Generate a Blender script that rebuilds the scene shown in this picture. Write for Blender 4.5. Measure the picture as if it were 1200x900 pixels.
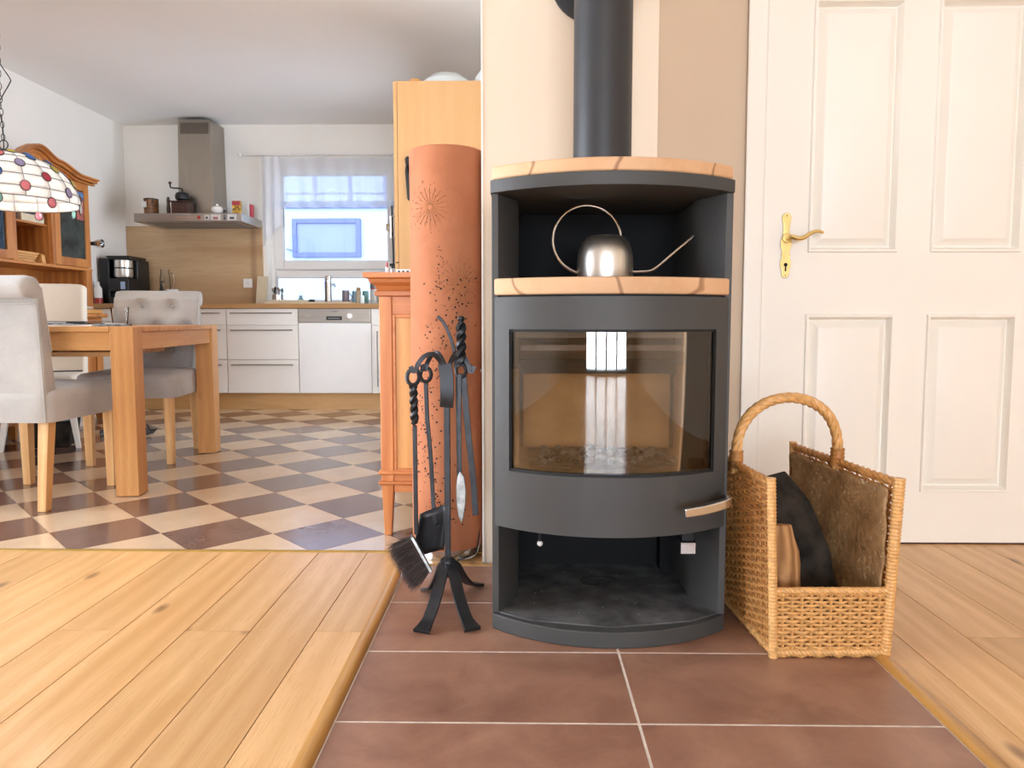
import bpy, bmesh, math, random
from mathutils import Vector, Matrix, Euler
for o in list(bpy.data.objects): bpy.data.objects.remove(o, do_unlink=True)
S = bpy.context.scene
COL = S.collection
PI = math.pi
R = math.radians
rnd = random.Random(7)

# ------------------------------------------------------------------ camera
cam = bpy.data.cameras.new('camera'); camo = bpy.data.objects.new('camera', cam); COL.objects.link(camo)
cam.sensor_fit = 'HORIZONTAL'; cam.sensor_width = 36.0; cam.lens = 831.0 / 1200 * 36
cam.shift_y = -12.5 / 1200
cam.clip_start = 0.05; cam.clip_end = 200
camo.location = (0, 0, 0.78)
camo.rotation_euler = (R(90 - 4.3), 0, R(0.83))
S.camera = camo

# ------------------------------------------------------------------ world and light
W = bpy.data.worlds.new('sky'); S.world = W; W.use_nodes = True
nt = W.node_tree; bg = nt.nodes['Background']
bg.inputs['Color'].default_value = (0.66, 0.80, 1.0, 1); bg.inputs['Strength'].default_value = 5.0

def area_light(name, loc, rot, sx, sy, power, color):
    l = bpy.data.lights.new(name, 'AREA'); l.shape = 'RECTANGLE'; l.size = sx; l.size_y = sy
    l.energy = power; l.color = color
    o = bpy.data.objects.new(name, l); COL.objects.link(o); o.location = loc; o.rotation_euler = rot
    return o
# daylight entering by the living-room windows (behind the camera and to its left)
area_light('daylight_patio_door', (0.35, -6.82, 1.18), (R(90), 0, 0), 4.2, 2.2, 372, (0.93, 0.97, 1.0))
area_light('daylight_side_window', (-3.97, 1.75, 1.2), (R(90), 0, R(-90)), 2.7, 2.1, 205, (0.95, 0.975, 1.0))
area_light('added_kitchen_light', (.07, 5.4, 1.1), (R(90), 0, R(90)), 1.2, 2.0, 42, (0.95, 0.975, 1.0))  # added light at an unseen kitchen opening, brightens the kitchen
pl = area_light('kitchen_window_portal', (-1.80, 7.02, 1.6), (R(90), 0, R(180)), 1.25, 1.35, 1, (1, 1, 1))
pl.data.cycles.is_portal = True

S.view_settings.view_transform = 'Standard'; S.view_settings.look = 'None'
S.view_settings.exposure = 0.36; S.view_settings.gamma = 1.0; S.view_settings.use_curve_mapping = False
S.cycles.use_denoising = True
S.cycles.max_bounces = 9; S.cycles.diffuse_bounces = 5; S.cycles.glossy_bounces = 4
S.cycles.transparent_max_bounces = 16; S.cycles.transmission_bounces = 6
S.cycles.caustics_reflective = False; S.cycles.caustics_refractive = False

# ------------------------------------------------------------------ helpers
def lin(h):
    h = h.lstrip('#'); v = [int(h[i:i + 2], 16) / 255 for i in (0, 2, 4)]
    return tuple(((c / 12.92) if c <= .04045 else ((c + .055) / 1.055) ** 2.4) for c in v) + (1,)

class MB:
    def __init__(s): s.v = []; s.f = []
    def add(s, v, f):
        n = len(s.v); s.v += [tuple(p) for p in v]; s.f += [tuple(i + n for i in q) for q in f]; return s
    def box(s, x0, x1, y0, y1, z0, z1):
        return s.add([(x, y, z) for z in (z0, z1) for y in (y0, y1) for x in (x0, x1)],
                     [(0, 2, 3, 1), (4, 5, 7, 6), (0, 1, 5, 4), (2, 6, 7, 3), (0, 4, 6, 2), (1, 3, 7, 5)])
    def hexa(s, b, t):      # bottom and top quads
        return s.add(list(b) + list(t), [(3, 2, 1, 0), (4, 5, 6, 7)] + [(i, (i + 1) % 4, 4 + (i + 1) % 4, 4 + i) for i in range(4)])
    def prism(s, poly, a0, a1, axis='z'):
        n = len(poly)
        def P(p, a): return (p[0], p[1], a) if axis == 'z' else ((a, p[0], p[1]) if axis == 'x' else (p[0], a, p[1]))
        return s.add([P(p, a0) for p in poly] + [P(p, a1) for p in poly],
                     [tuple(range(n))[::-1], tuple(range(n, 2 * n))] + [(i, (i + 1) % n, n + (i + 1) % n, n + i) for i in range(n)])
    def lathe(s, prof, n=24, c=(0, 0, 0), cap=True, axis='z'):
        v = []; f = []; m = len(prof)
        for k in range(n):
            a = 2 * PI * k / n
            for r, z in prof:
                p = (r * math.cos(a), r * math.sin(a), z)
                if axis == 'y': p = (p[0], p[2], p[1])
                if axis == 'x': p = (p[2], p[0], p[1])
                v.append((p[0] + c[0], p[1] + c[1], p[2] + c[2]))
        for k in range(n):
            for j in range(m - 1):
                f.append((k * m + j, ((k + 1) % n) * m + j, ((k + 1) % n) * m + j + 1, k * m + j + 1))
        if cap:
            if prof[0][0] > 1e-5: f.append(tuple(k * m for k in range(n))[::-1])
            if prof[-1][0] > 1e-5: f.append(tuple(k * m + m - 1 for k in range(n)))
        return s.add(v, f)
    def cyl(s, r, z0, z1, c=(0, 0), n=20, axis='z'):
        cc = (c[0], c[1], 0) if axis == 'z' else ((c[0], 0, c[1]) if axis == 'y' else (0, c[0], c[1]))
        return s.lathe([(r, z0), (r, z1)], n, cc, True, axis)
    def sweep(s, pts, sec, closed=False, up=None, scale=None):
        pts = [Vector(p) for p in pts]; n = len(pts); m = len(sec); T = []
        for i in range(n):
            if closed: t = pts[(i + 1) % n] - pts[i - 1]
            else: t = pts[min(i + 1, n - 1)] - pts[max(i - 1, 0)]
            T.append(t.normalized() if t.length > 1e-9 else Vector((0, 0, 1)))
        u = Vector(up) if up else (Vector((0, 0, 1)) if abs(T[0].z) < .9 else Vector((0, 1, 0)))
        v = []; f = []
        for i in range(n):
            a = T[i].cross(Vector(up) if up else u)
            if a.length < 1e-6: a = T[i].orthogonal()
            a.normalize(); b = a.cross(T[i]).normalized(); u = b
            k = scale[i] if scale else 1
            for (p, q) in sec: v.append(tuple(pts[i] + a * p * k + b * q * k))
        for i in range(n if closed else n - 1):
            j = (i + 1) % n
            for q in range(m): f.append((i * m + q, i * m + (q + 1) % m, j * m + (q + 1) % m, j * m + q))
        if not closed: f += [tuple(range(m))[::-1], tuple((n - 1) * m + q for q in range(m))]
        return s.add(v, f)
    def tube(s, pts, r, n=8, closed=False, scale=None):
        return s.sweep(pts, [(r * math.cos(2 * PI * k / n), r * math.sin(2 * PI * k / n)) for k in range(n)], closed, None, scale)
    def bar(s, pts, w, h, up=None, scale=None, closed=False):
        return s.sweep(pts, [(-w / 2, -h / 2), (w / 2, -h / 2), (w / 2, h / 2), (-w / 2, h / 2)], closed, up, scale)
    def sphere(s, c, rx, ry=None, rz=None, n=14, m=9):
        ry = rx if ry is None else ry; rz = rx if rz is None else rz
        k0 = len(s.v)
        s.lathe([(max(math.sin(PI * j / m), 0), -math.cos(PI * j / m)) for j in range(m + 1)], n, (0, 0, 0), False)
        s.v[k0:] = [(c[0] + p[0] * rx, c[1] + p[1] * ry, c[2] + p[2] * rz) for p in s.v[k0:]]
        return s
    def grid(s, fn, nu, nv, close_u=False):
        v = [fn(i / nu, j / nv) for i in range(nu + (0 if close_u else 1)) for j in range(nv + 1)]
        f = []
        for i in range(nu):
            a = i * (nv + 1); b = ((i + 1) % nu if close_u else i + 1) * (nv + 1)
            for j in range(nv): f.append((a + j, b + j, b + j + 1, a + j + 1))
        return s.add(v, f)
    def xf(s, M): s.v = [tuple(M @ Vector(p)) for p in s.v]; return s
    def mesh(s, name):
        me = bpy.data.meshes.new(name); me.from_pydata(s.v, [], s.f)
        b = bmesh.new(); b.from_mesh(me)
        bmesh.ops.remove_doubles(b, verts=b.verts, dist=1e-6)
        bmesh.ops.recalc_face_normals(b, faces=b.faces); b.to_mesh(me); b.free()
        return me
    def build(s, name, mat, parent=None, bevel=0, angle=35, loc=None, rot=None, seg=2, label=None, kind=None):
        return link(name, finish(s.mesh(name), mat, angle), parent, bevel, loc, rot, seg, label, kind)
def finish(me, mat, angle=35):
    me.materials.append(M[mat] if isinstance(mat, str) else mat)
    if angle:
        me.polygons.foreach_set('use_smooth', [True] * len(me.polygons)); me.set_sharp_from_angle(angle=R(angle))
    return me
def link(name, me, parent=None, bevel=0, loc=None, rot=None, seg=2, label=None, kind=None):
    o = bpy.data.objects.new(name, me); COL.objects.link(o)
    if parent is not None: o.parent = parent
    if loc is not None: o.location = loc
    if rot is not None: o.rotation_euler = rot
    if bevel:
        m = o.modifiers.new('bevel', 'BEVEL'); m.width = bevel; m.segments = seg; m.limit_method = 'ANGLE'; m.angle_limit = R(40)
        m.harden_normals = True
    if label: o['label'] = label
    if kind: o['kind'] = kind
    return o
def thing(name, label, cat, loc=(0, 0, 0), rz=0, group=None):
    o = bpy.data.objects.new(name, None); COL.objects.link(o); o.empty_display_size = .05
    o.location = loc; o.rotation_euler = (0, 0, R(rz)); return tag(o, label, cat, group)
def tag(o, label, cat, group=None):
    o['label'] = label; o['category'] = cat
    if group: o['group'] = group
    return o
def struct(o, label=None):
    o['kind'] = 'structure'
    if label: o['label'] = label
    return o
def copy_tree(o, parent=None):
    c = o.copy(); COL.objects.link(c); c.parent = parent
    for ch in list(o.children): copy_tree(ch, c)
    return c
def arcpts(c, r, a0, a1, n, plane='xz'):
    out = []
    for i in range(n + 1):
        a = R(a0 + (a1 - a0) * i / n); p, q = r * math.cos(a), r * math.sin(a)
        out.append((c[0] + p, c[1], c[2] + q) if plane == 'xz' else ((c[0] + p, c[1] + q, c[2]) if plane == 'xy' else (c[0], c[1] + p, c[2] + q)))
    return out
def spline(P, n=8):      # Catmull-Rom
    P = [Vector(p) for p in P]; out = []
    for i in range(len(P) - 1):
        p0, p1, p2, p3 = P[max(i - 1, 0)], P[i], P[i + 1], P[min(i + 2, len(P) - 1)]
        for k in range(n):
            t = k / n
            out.append(.5 * ((2 * p1) + (p2 - p0) * t + (2 * p0 - 5 * p1 + 4 * p2 - p3) * t * t + (3 * p1 - p0 - 3 * p2 + p3) * t ** 3))
    return out + [P[-1]]

# ------------------------------------------------------------------ materials
M = {}
def newmat(name):
    m = bpy.data.materials.new(name); m.use_nodes = True; M[name] = m
    n = m.node_tree; return m, n, n.nodes['Principled BSDF']
def node(n, t, **k):
    o = n.nodes.new(t)
    for a, b in k.items():
        if hasattr(o, a): setattr(o, a, b)
        else: o.inputs[a].default_value = b
    return o
def ramp(n, fac, stops):
    r = n.nodes.new('ShaderNodeValToRGB'); n.links.new(fac, r.inputs[0])
    while len(r.color_ramp.elements) < len(stops): r.color_ramp.elements.new(.5)
    for e, (p, c) in zip(r.color_ramp.elements, stops): e.position = p; e.color = c if len(c) == 4 else tuple(c) + (1,)
    return r.outputs[0]
def mixc(n, a, b, fac, mode='MIX'):
    m = n.nodes.new('ShaderNodeMix'); m.data_type = 'RGBA'; m.blend_type = mode
    for sock, val in ((m.inputs[0], fac), (m.inputs[6], a), (m.inputs[7], b)):
        if hasattr(val, 'links') or hasattr(val, 'is_linked'): n.links.new(val, sock)
        else: sock.default_value = val
    return m.outputs[2]
def math_(n, op, a, b=None):
    m = n.nodes.new('ShaderNodeMath'); m.operation = op
    for i, val in enumerate((a, b)):
        if val is None: continue
        if hasattr(val, 'is_linked'): n.links.new(val, m.inputs[i])
        else: m.inputs[i].default_value = val
    return m.outputs[0]
def bump(n, bsdf, h, strength=.2, dist=.002):
    b = node(n, 'ShaderNodeBump'); b.inputs['Strength'].default_value = strength; b.inputs['Distance'].default_value = dist
    n.links.new(h, b.inputs['Height']); n.links.new(b.outputs[0], bsdf.inputs['Normal'])
def coords(n, scale=(1, 1, 1), rand=True):
    tc = node(n, 'ShaderNodeTexCoord'); oi = node(n, 'ShaderNodeObjectInfo')
    ad = node(n, 'ShaderNodeVectorMath', operation='MULTIPLY_ADD')
    n.links.new(tc.outputs['Object'], ad.inputs[0]); ad.inputs[1].default_value = scale
    if rand:
        mu = node(n, 'ShaderNodeVectorMath', operation='SCALE'); mu.inputs[0].default_value = (31.7, 17.3, 23.1)
        n.links.new(oi.outputs['Random'], mu.inputs['Scale']); n.links.new(mu.outputs[0], ad.inputs[2])
    return ad.outputs[0], oi.outputs['Random']
def noise(n, vec, scale, detail=4, rough=.55, dist=0):
    t = node(n, 'ShaderNodeTexNoise'); t.inputs['Scale'].default_value = scale; t.inputs['Detail'].default_value = detail
    t.inputs['Roughness'].default_value = rough; t.inputs['Distortion'].default_value = dist
    n.links.new(vec, t.inputs['Vector']); return t.outputs[0]
def plain(name, c, rough=.5, metal=0, spec=.5, var=.04, vs=6, bmp=0, bs=60, coat=0, sheen=0):
    m, n, b = newmat(name); c = lin(c) if isinstance(c, str) else c
    v, r = coords(n)
    f = noise(n, v, vs, 3)
    d = tuple(x * (1 - var * 2) for x in c[:3]) + (1,); e = tuple(min(1, x * (1 + var)) for x in c[:3]) + (1,)
    n.links.new(ramp(n, f, [(.3, d), (.7, e)]), b.inputs['Base Color'])
    b.inputs['Roughness'].default_value = rough; b.inputs['Metallic'].default_value = metal
    b.inputs['Specular IOR Level'].default_value = spec; b.inputs['Coat Weight'].default_value = coat
    if sheen: b.inputs['Sheen Weight'].default_value = sheen
    if bmp: bump(n, b, noise(n, v, bs, 3), bmp, .002)
    return m
def wood(name, c1, c2, axis='y', rough=.4, freq=9, ring=.35, knots=0, vary=.12, coat=0, c3=None):
    m, n, b = newmat(name); c1, c2 = lin(c1), lin(c2)
    k = {'x': 0, 'y': 1, 'z': 2}[axis]
    sc = [freq] * 3; sc[k] = freq * .12; v, r = coords(n, sc)
    f1 = noise(n, v, 1.1, 5, .6, .8)
    sr = [1.0] * 3; sr[k] = .12; v2, _ = coords(n, sr)
    w = node(n, 'ShaderNodeTexWave'); w.bands_direction = {'x': 'Y', 'y': 'X', 'z': 'X'}[axis]
    w.inputs['Scale'].default_value = freq * .8; w.inputs['Distortion'].default_value = 7; w.inputs['Detail'].default_value = 2; w.inputs['Detail Scale'].default_value = 1.2
    n.links.new(v2, w.inputs['Vector'])
    fac = math_(n, 'ADD', math_(n, 'MULTIPLY', f1, 1 - ring), math_(n, 'MULTIPLY', w.outputs[1], ring))
    mid = tuple((a + c) / 2 for a, c in zip(c1, c2))
    col = ramp(n, fac, [(.25, c2), (.5, mid), (.72, c1)])
    # fine pores
    sp = [freq * 45] * 3; sp[k] = freq * 1.6; v3, _ = coords(n, sp)
    f3 = noise(n, v3, 1, 3)
    col = mixc(n, col, c2, math_(n, 'MULTIPLY', math_(n, 'GREATER_THAN', f3, .57), .45))
    if knots:
        sk = [3.2] * 3; sk[k] = 1.4; v4, _ = coords(n, sk)
        vo = node(n, 'ShaderNodeTexVoronoi'); vo.inputs['Scale'].default_value = 1.0; vo.voronoi_dimensions = '2D' if axis != 'z' else '3D'; n.links.new(v4, vo.inputs['Vector'])
        kf = ramp(n, vo.outputs['Distance'], [(0, (1, 1, 1)), (.022, (.8, .8, .8)), (.06, (0, 0, 0))])
        col = mixc(n, col, lin('#6d4526'), math_(n, 'MULTIPLY', kf, knots))
    h = node(n, 'ShaderNodeHueSaturation'); n.links.new(col, h.inputs['Color'])
    n.links.new(math_(n, 'ADD', math_(n, 'MULTIPLY', r, vary * 2), 1 - vary), h.inputs['Value'])
    n.links.new(h.outputs[0], b.inputs['Base Color'])
    b.inputs['Roughness'].default_value = rough; b.inputs['Coat Weight'].default_value = coat; b.inputs['Coat Roughness'].default_value = .2
    bump(n, b, f3, .08, .001)
    return m
def glassy(name, tint=(1, 1, 1), ior=1.5, rough=0.0):
    m = bpy.data.materials.new(name); m.use_nodes = True; M[name] = m; n = m.node_tree
    for q in list(n.nodes):
        if q.type == 'BSDF_PRINCIPLED': n.nodes.remove(q)
    out = [q for q in n.nodes if q.type == 'OUTPUT_MATERIAL'][0]
    t = node(n, 'ShaderNodeBsdfTransparent'); t.inputs[0].default_value = tuple(tint) + (1,)
    g = node(n, 'ShaderNodeBsdfGlossy'); g.inputs['Roughness'].default_value = rough
    fr = node(n, 'ShaderNodeFresnel'); fr.inputs[0].default_value = ior
    mx = node(n, 'ShaderNodeMixShader'); n.links.new(fr.outputs[0], mx.inputs[0]); n.links.new(t.outputs[0], mx.inputs[1]); n.links.new(g.outputs[0], mx.inputs[2])
    n.links.new(mx.outputs[0], out.inputs[0]); return m
def sheer(name, c, alpha):
    m = bpy.data.materials.new(name); m.use_nodes = True; M[name] = m; n = m.node_tree
    for q in list(n.nodes):
        if q.type == 'BSDF_PRINCIPLED': n.nodes.remove(q)
    out = [q for q in n.nodes if q.type == 'OUTPUT_MATERIAL'][0]
    d = node(n, 'ShaderNodeBsdfDiffuse'); d.inputs[0].default_value = c
    tl = node(n, 'ShaderNodeBsdfTranslucent'); tl.inputs[0].default_value = c
    tr = node(n, 'ShaderNodeBsdfTransparent')
    a = node(n, 'ShaderNodeMixShader'); a.inputs[0].default_value = .5; n.links.new(d.outputs[0], a.inputs[1]); n.links.new(tl.outputs[0], a.inputs[2])
    b = node(n, 'ShaderNodeMixShader'); b.inputs[0].default_value = alpha; n.links.new(tr.outputs[0], b.inputs[1]); n.links.new(a.outputs[0], b.inputs[2])
    n.links.new(b.outputs[0], out.inputs[0]); return m

wood('plank_oak', '#e0b681', '#c4945a', 'y', .34, 6, .2, .8, .08, .2)
wood('table_wood', '#cf9a5e', '#b67d43', 'z', .4, 8, .2, .3, .05)
wood('table_wood_x', '#cf9a5e', '#b67d43', 'x', .4, 8, .2, .3, .05)
wood('table_wood_y', '#cf9a5e', '#b67d43', 'y', .4, 8, .2, .3, .05)
wood('leg_wood', '#e2b87e', '#c8935a', 'z', .4, 10, .3, 0, .05)
wood('hutch_wood', '#c3803f', '#a0602a', 'z', .42, 7, .4, .5, .06)
wood('hutch_wood_y', '#c3803f', '#a0602a', 'y', .42, 7, .4, .5, .06)
wood('pine_orange', '#d08c55', '#b8703c', 'z', .38, 7, .4, .5, .05)
wood('pine_orange_x', '#cf8850', '#b06a38', 'x', .38, 7, .4, .3, .05)
wood('pine_panel', '#dca866', '#cd9552', 'z', .4, 5, .4, .3, .04)
wood('maple', '#d2a570', '#c89b63', 'z', .45, 5, .12, 0, .03)
wood('splash_oak', '#cdae86', '#b48f66', 'x', .45, 4, .4, .45, .03)
wood('worktop_oak', '#c59a68', '#a87c4c', 'x', .4, 6, .4, 0, .03)
wood('plinth_oak', '#c29a68', '#b08753', 'x', .5, 6, .4, 0, .03)
wood('sill_wood', '#b98a4a', '#9a6c34', 'y', .3, 8, .3, 0, .03, .3)
wood('log_wood', '#b88a5a', '#84592f', 'z', .8, 16, .5, 0, .08)
plain('subfloor', '#5a4028', .9); plain('grout', '#d6ccc0', .9, var=.1, vs=40); plain('grout_kitchen', '#ab9782', .9, var=.1, vs=40)
plain('wall_white', '#f1ede5', .9, var=.015, vs=2, bmp=.06, bs=140); plain('ceiling_white', '#f5f4f1', .92, var=.012, vs=1)
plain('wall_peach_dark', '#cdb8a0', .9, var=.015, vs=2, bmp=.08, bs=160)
plain('wall_peach', '#e4d3bd', .9, var=.015, vs=2, bmp=.08, bs=160); plain('bead_lit_white', '#efe9df', .7)
plain('door_white', '#efeae0', .38, var=.01, vs=3); plain('frame_white', '#e9e6e2', .4, var=.01)
plain('brass', '#dcc383', .3, 1, var=.06, vs=30); plain('black_hole', '#0b0a0a', .8)
plain('brass_trim', '#b5924a', .3, .6, var=.08, vs=12)
plain('iron_tip', '#8d8d8a', .35, 1, var=.25, vs=40, bmp=.4, bs=50)
plain('iron', '#303134', .4, .6, var=.12, vs=30, bmp=.15, bs=60)
plain('pipe_paint', '#333436', .45, .1, .4, var=.04, vs=9, bmp=.05, bs=220)
plain('stove_floor', '#5c5c5c', .8, 0, .3, var=.3, vs=14)
plain('stove_paint', '#454544', .52, .1, .35, var=.04, vs=9, bmp=.05, bs=220)
plain('stove_inner', '#19191a', .75, 0, .12, var=.1, vs=8); plain('seal', '#0f0f10', .7)
plain('firebrick', '#b89063', .9, var=.14, vs=9, bmp=.2, bs=40); plain('ash', '#80694f', .95, var=.25, vs=30, bmp=.4, bs=70)
plain('pebble_mat', '#8f8173', .85, var=.3, vs=3); plain('char', '#332d27', .95, 0, .15, var=.35, vs=16, bmp=.9, bs=40)
plain('white_plastic', '#e9e7e3', .35, var=.01); plain('black_plastic', '#131314', .3, var=.05); plain('grey_plastic', '#7b7d80', .4)
plain('cabinet_white', '#ece8e0', .28, var=.008); plain('chrome', '#d6d6d6', .18, 1, var=.02)
plain('paper', '#d9d8d6', .8, var=.1, vs=22); plain('paper_print', '#8d959c', .7, var=.5, vs=26); plain('paper_dark', '#4a4c52', .6, var=.3, vs=14)
plain('lead', '#43413e', .5, .7); plain('cream_fabric', '#e6dccb', .9, var=.02, bmp=.15, bs=300, sheen=.2)
plain('cream_leg', '#e4ddd0', .4); plain('wicker', '#c88f52', .4, var=.16, vs=70, bmp=.15, bs=200)
plain('wicker_light', '#d8a566', .36, var=.12, vs=70, bmp=.15, bs=200); plain('wicker_dark', '#a9723a', .55, var=.25, vs=24)
plain('bristle', '#33231f', .75, var=.3, vs=60, sheen=.3); plain('cable_white', '#dcdad5', .5); plain('cable_black', '#18181a', .5)
plain('house_white', '#a2adb8', .9, var=.01); plain('house_grey', '#5a6187', .7, var=.03); plain('house_pane', '#747d9b', .5, var=.05, vs=1)
plain('ground_grey', '#9a9c9c', .95, var=.08); plain('roof_grey', '#7d828e', .8); plain('red_enamel', '#a8322b', .3)
plain('glass_milky', '#cfd8d8', .12, 0, .5, var=.02); plain('porcelain', '#f0eee9', .2)
plain('tin_brown', '#8a5a33', .4, var=.5, vs=34); plain('grinder_wood', '#4a2c22', .45, var=.2); plain('pack_yellow', '#e0a53a', .5, var=.5, vs=40)
plain('pack_red', '#b23a44', .5, var=.1); plain('blue_cup', '#8fb6c8', .4); plain('teal_cup', '#79a9a2', .4); plain('mauve_cup', '#8f7f86', .4)
plain('cork', '#b99564', .8); plain('board_beige', '#d6c6a8', .6); plain('slate', '#3a403b', .85, var=.35, vs=9)
plain('photo_blue', '#5c87b8', .5, var=.3, vs=16); plain('photo_red', '#b06259', .5, var=.3, vs=16); plain('photo_skin', '#d8b4a0', .5)
plain('screen_glow', '#9fb8d8', .3); plain('sofa_beige', '#b8ab9b', .9, var=.05, bmp=.1, bs=200); plain('curtain_ochre', '#c9b79b', .9)
plain('shade_gold', '#6e665d', .5)
glassy('pane_glass', (.97, .98, 1), 1.45); glassy('stove_glass', (.90, .86, .80), 1.75); glassy('drink_glass', (.98, .985, .99), 1.14)
sheer('voile', (.93, .93, .95, 1), .62); sheer('voile_hem', (.72, .76, .88, 1), .8); sheer('curtain_white', (.92, .90, .86, 1), .9)

def brushed(name, c, axis, rough=.3):
    m, n, b = newmat(name); sc = [260] * 3; sc[{'x': 0, 'y': 1, 'z': 2}[axis]] = 3
    v, r = coords(n, sc); f = noise(n, v, 1, 3); c = lin(c)
    n.links.new(ramp(n, f, [(.3, tuple(x * .82 for x in c[:3]) + (1,)), (.7, c)]), b.inputs['Base Color'])
    b.inputs['Metallic'].default_value = 1; b.inputs['Roughness'].default_value = rough; b.inputs['Anisotropic'].default_value = 0
    bump(n, b, f, .05, .0005); return m
brushed('steel_x', '#b9b3aa', 'x', .34); brushed('steel_z', '#a9a196', 'z', .32); brushed('steel_can', '#e6e3dc', 'z', .36); brushed('steel_dark', '#7d746a', 'x', .35)

def tile_mat(name, c1, c2, rough, scale=5, spec=.5, vary=.05):
    m, n, b = newmat(name); v, r = coords(n)
    f = noise(n, v, scale, 6, .62, .4); g = noise(n, v, scale * 9, 4, .6)
    fac = math_(n, 'ADD', math_(n, 'MULTIPLY', f, .88), math_(n, 'MULTIPLY', g, .12))
    col = ramp(n, fac, [(.3, lin(c2)), (.7, lin(c1))])
    h = node(n, 'ShaderNodeHueSaturation'); n.links.new(col, h.inputs['Color'])
    n.links.new(math_(n, 'ADD', math_(n, 'MULTIPLY', r, vary * 2), 1 - vary), h.inputs['Value'])
    n.links.new(h.outputs[0], b.inputs['Base Color'])
    n.links.new(math_(n, 'ADD', math_(n, 'MULTIPLY', g, .12), rough - .06), b.inputs['Roughness'])
    b.inputs['Specular IOR Level'].default_value = spec; bump(n, b, g, .05, .001); return m
tile_mat('hearth_tile', '#a07963', '#795444', .38, 7)
tile_mat('dark_tile', '#7b6056', '#684e44', .16, 4, .85); tile_mat('light_tile', '#d3ba9c', '#c5aa8b', .16, 4, .85)
tile_mat('terracotta', '#ba7a57', '#a86847', .8, 6, .3); tile_mat('slab_stone', '#d9b28c', '#c7996f', .55, 5, .4, .02)
# veins of the tan stone slabs
m = M['slab_stone']; n = m.node_tree; b = n.nodes['Principled BSDF']; old = b.inputs['Base Color'].links[0].from_socket
v, _ = coords(n, (1, 1, 1), False); w = node(n, 'ShaderNodeTexWave'); w.inputs['Scale'].default_value = 1.5; w.inputs['Distortion'].default_value = 6; w.inputs['Detail'].default_value = 3; w.inputs['Detail Scale'].default_value = 2.3
n.links.new(v, w.inputs['Vector'])
vf = ramp(n, w.outputs[1], [(.0, (.9, .9, .9)), (.012, (0, 0, 0)), (1, (0, 0, 0))])
n.links.new(mixc(n, old, lin('#7d5230'), math_(n, 'MULTIPLY', vf, .8)), b.inputs['Base Color'])
# woven chair fabric
m, n, b = newmat('chair_fabric'); v, r = coords(n)
f = noise(n, v, 5, 4); g = noise(n, v, 420, 2)
fac = math_(n, 'ADD', math_(n, 'MULTIPLY', f, .55), math_(n, 'MULTIPLY', g, .45))
n.links.new(ramp(n, fac, [(.3, lin('#93908c')), (.7, lin('#b6b1aa'))]), b.inputs['Base Color'])
b.inputs['Roughness'].default_value = .95; b.inputs['Sheen Weight'].default_value = .25; bump(n, b, g, .25, .001)
# brown checked lining of the log basket
m, n, b = newmat('lining'); v, r = coords(n)
ck = node(n, 'ShaderNodeTexChecker'); ck.inputs['Scale'].default_value = 46; ck.inputs[1].default_value = lin('#a27d54'); ck.inputs[2].default_value = lin('#8d6b45'); n.links.new(v, ck.inputs[0])
g = noise(n, v, 60, 4); sp = ramp(n, noise(n, v, 95, 2), [(.62, (0, 0, 0)), (.70, (1, 1, 1))])
n.links.new(mixc(n, mixc(n, ck.outputs[0], lin('#a98659'), g), lin('#c9b089'), sp), b.inputs['Base Color'])
b.inputs['Roughness'].default_value = .7; bump(n, b, g, .9, .006)
# opal glass of the lamp shade
m, n, b = newmat('opal_glass'); v, r = coords(n)
n.links.new(ramp(n, noise(n, v, 9, 4), [(.3, lin('#e6e3dc')), (.7, lin('#f6f4ef'))]), b.inputs['Base Color'])
b.inputs['Roughness'].default_value = .15; b.inputs['Coat Weight'].default_value = .3
tl_ = node(n, 'ShaderNodeBsdfTranslucent'); tl_.inputs[0].default_value = (.95, .95, .95, 1); mx_ = node(n, 'ShaderNodeMixShader'); mx_.inputs[0].default_value = .45
out_ = [q for q in n.nodes if q.type == 'OUTPUT_MATERIAL'][0]; n.links.new(b.outputs[0], mx_.inputs[1]); n.links.new(tl_.outputs[0], mx_.inputs[2]); n.links.new(mx_.outputs[0], out_.inputs[0])
for nm, c in (('gem_blue', '#2f5fa8'), ('gem_red', '#a8243c'), ('gem_green', '#3f7a46'), ('gem_yellow', '#b3a63c'), ('gem_violet', '#8f86ad'), ('gem_pink', '#d0707a'), ('gem_white', '#c9c9c2'), ('gem_teal', '#6f9f93')):
    plain(nm, c, .08, 0, .6, var=.1, vs=60)

# ================================================================== THE SETTING
CEIL = 2.6
# ---- wooden floor: boards run away from the camera
fl = struct(MB().box(-3.75, 3.3, -6.6, 2.46, -.06, -.012).build('floor', 'subfloor', angle=0), 'light oak plank floor of the living room')
PLK = {}
def chamfer_box(w, d, t, c=.0007):
    a, e = w / 2, d / 2
    b_ = MB(); b_.add([(-a, -e, -t), (a, -e, -t), (a, e, -t), (-a, e, -t), (-a, -e, -c), (a, -e, -c), (a, e, -c), (-a, e, -c),
                       (-a + c, -e + c, 0), (a - c, -e + c, 0), (a - c, e - c, 0), (-a + c, e - c, 0)],
                      [(4, 5, 9, 8), (5, 6, 10, 9), (6, 7, 11, 10), (7, 4, 8, 11), (8, 9, 10, 11), (0, 1, 5, 4), (1, 2, 6, 5), (2, 3, 7, 6), (3, 0, 4, 7), (3, 2, 1, 0)])
    return b_
def piece(name, x0, x1, y0, y1, mat, parent, gap, t=.012, z=0):
    w, d = round(x1 - x0 - gap, 4), round(y1 - y0 - gap, 4)
    key = (name, w, d, mat)
    if key not in PLK: PLK[key] = finish(chamfer_box(w, d, t).mesh(name), mat, 0)
    return link(name, PLK[key], parent, loc=((x0 + x1) / 2, (y0 + y1) / 2, z))
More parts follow.
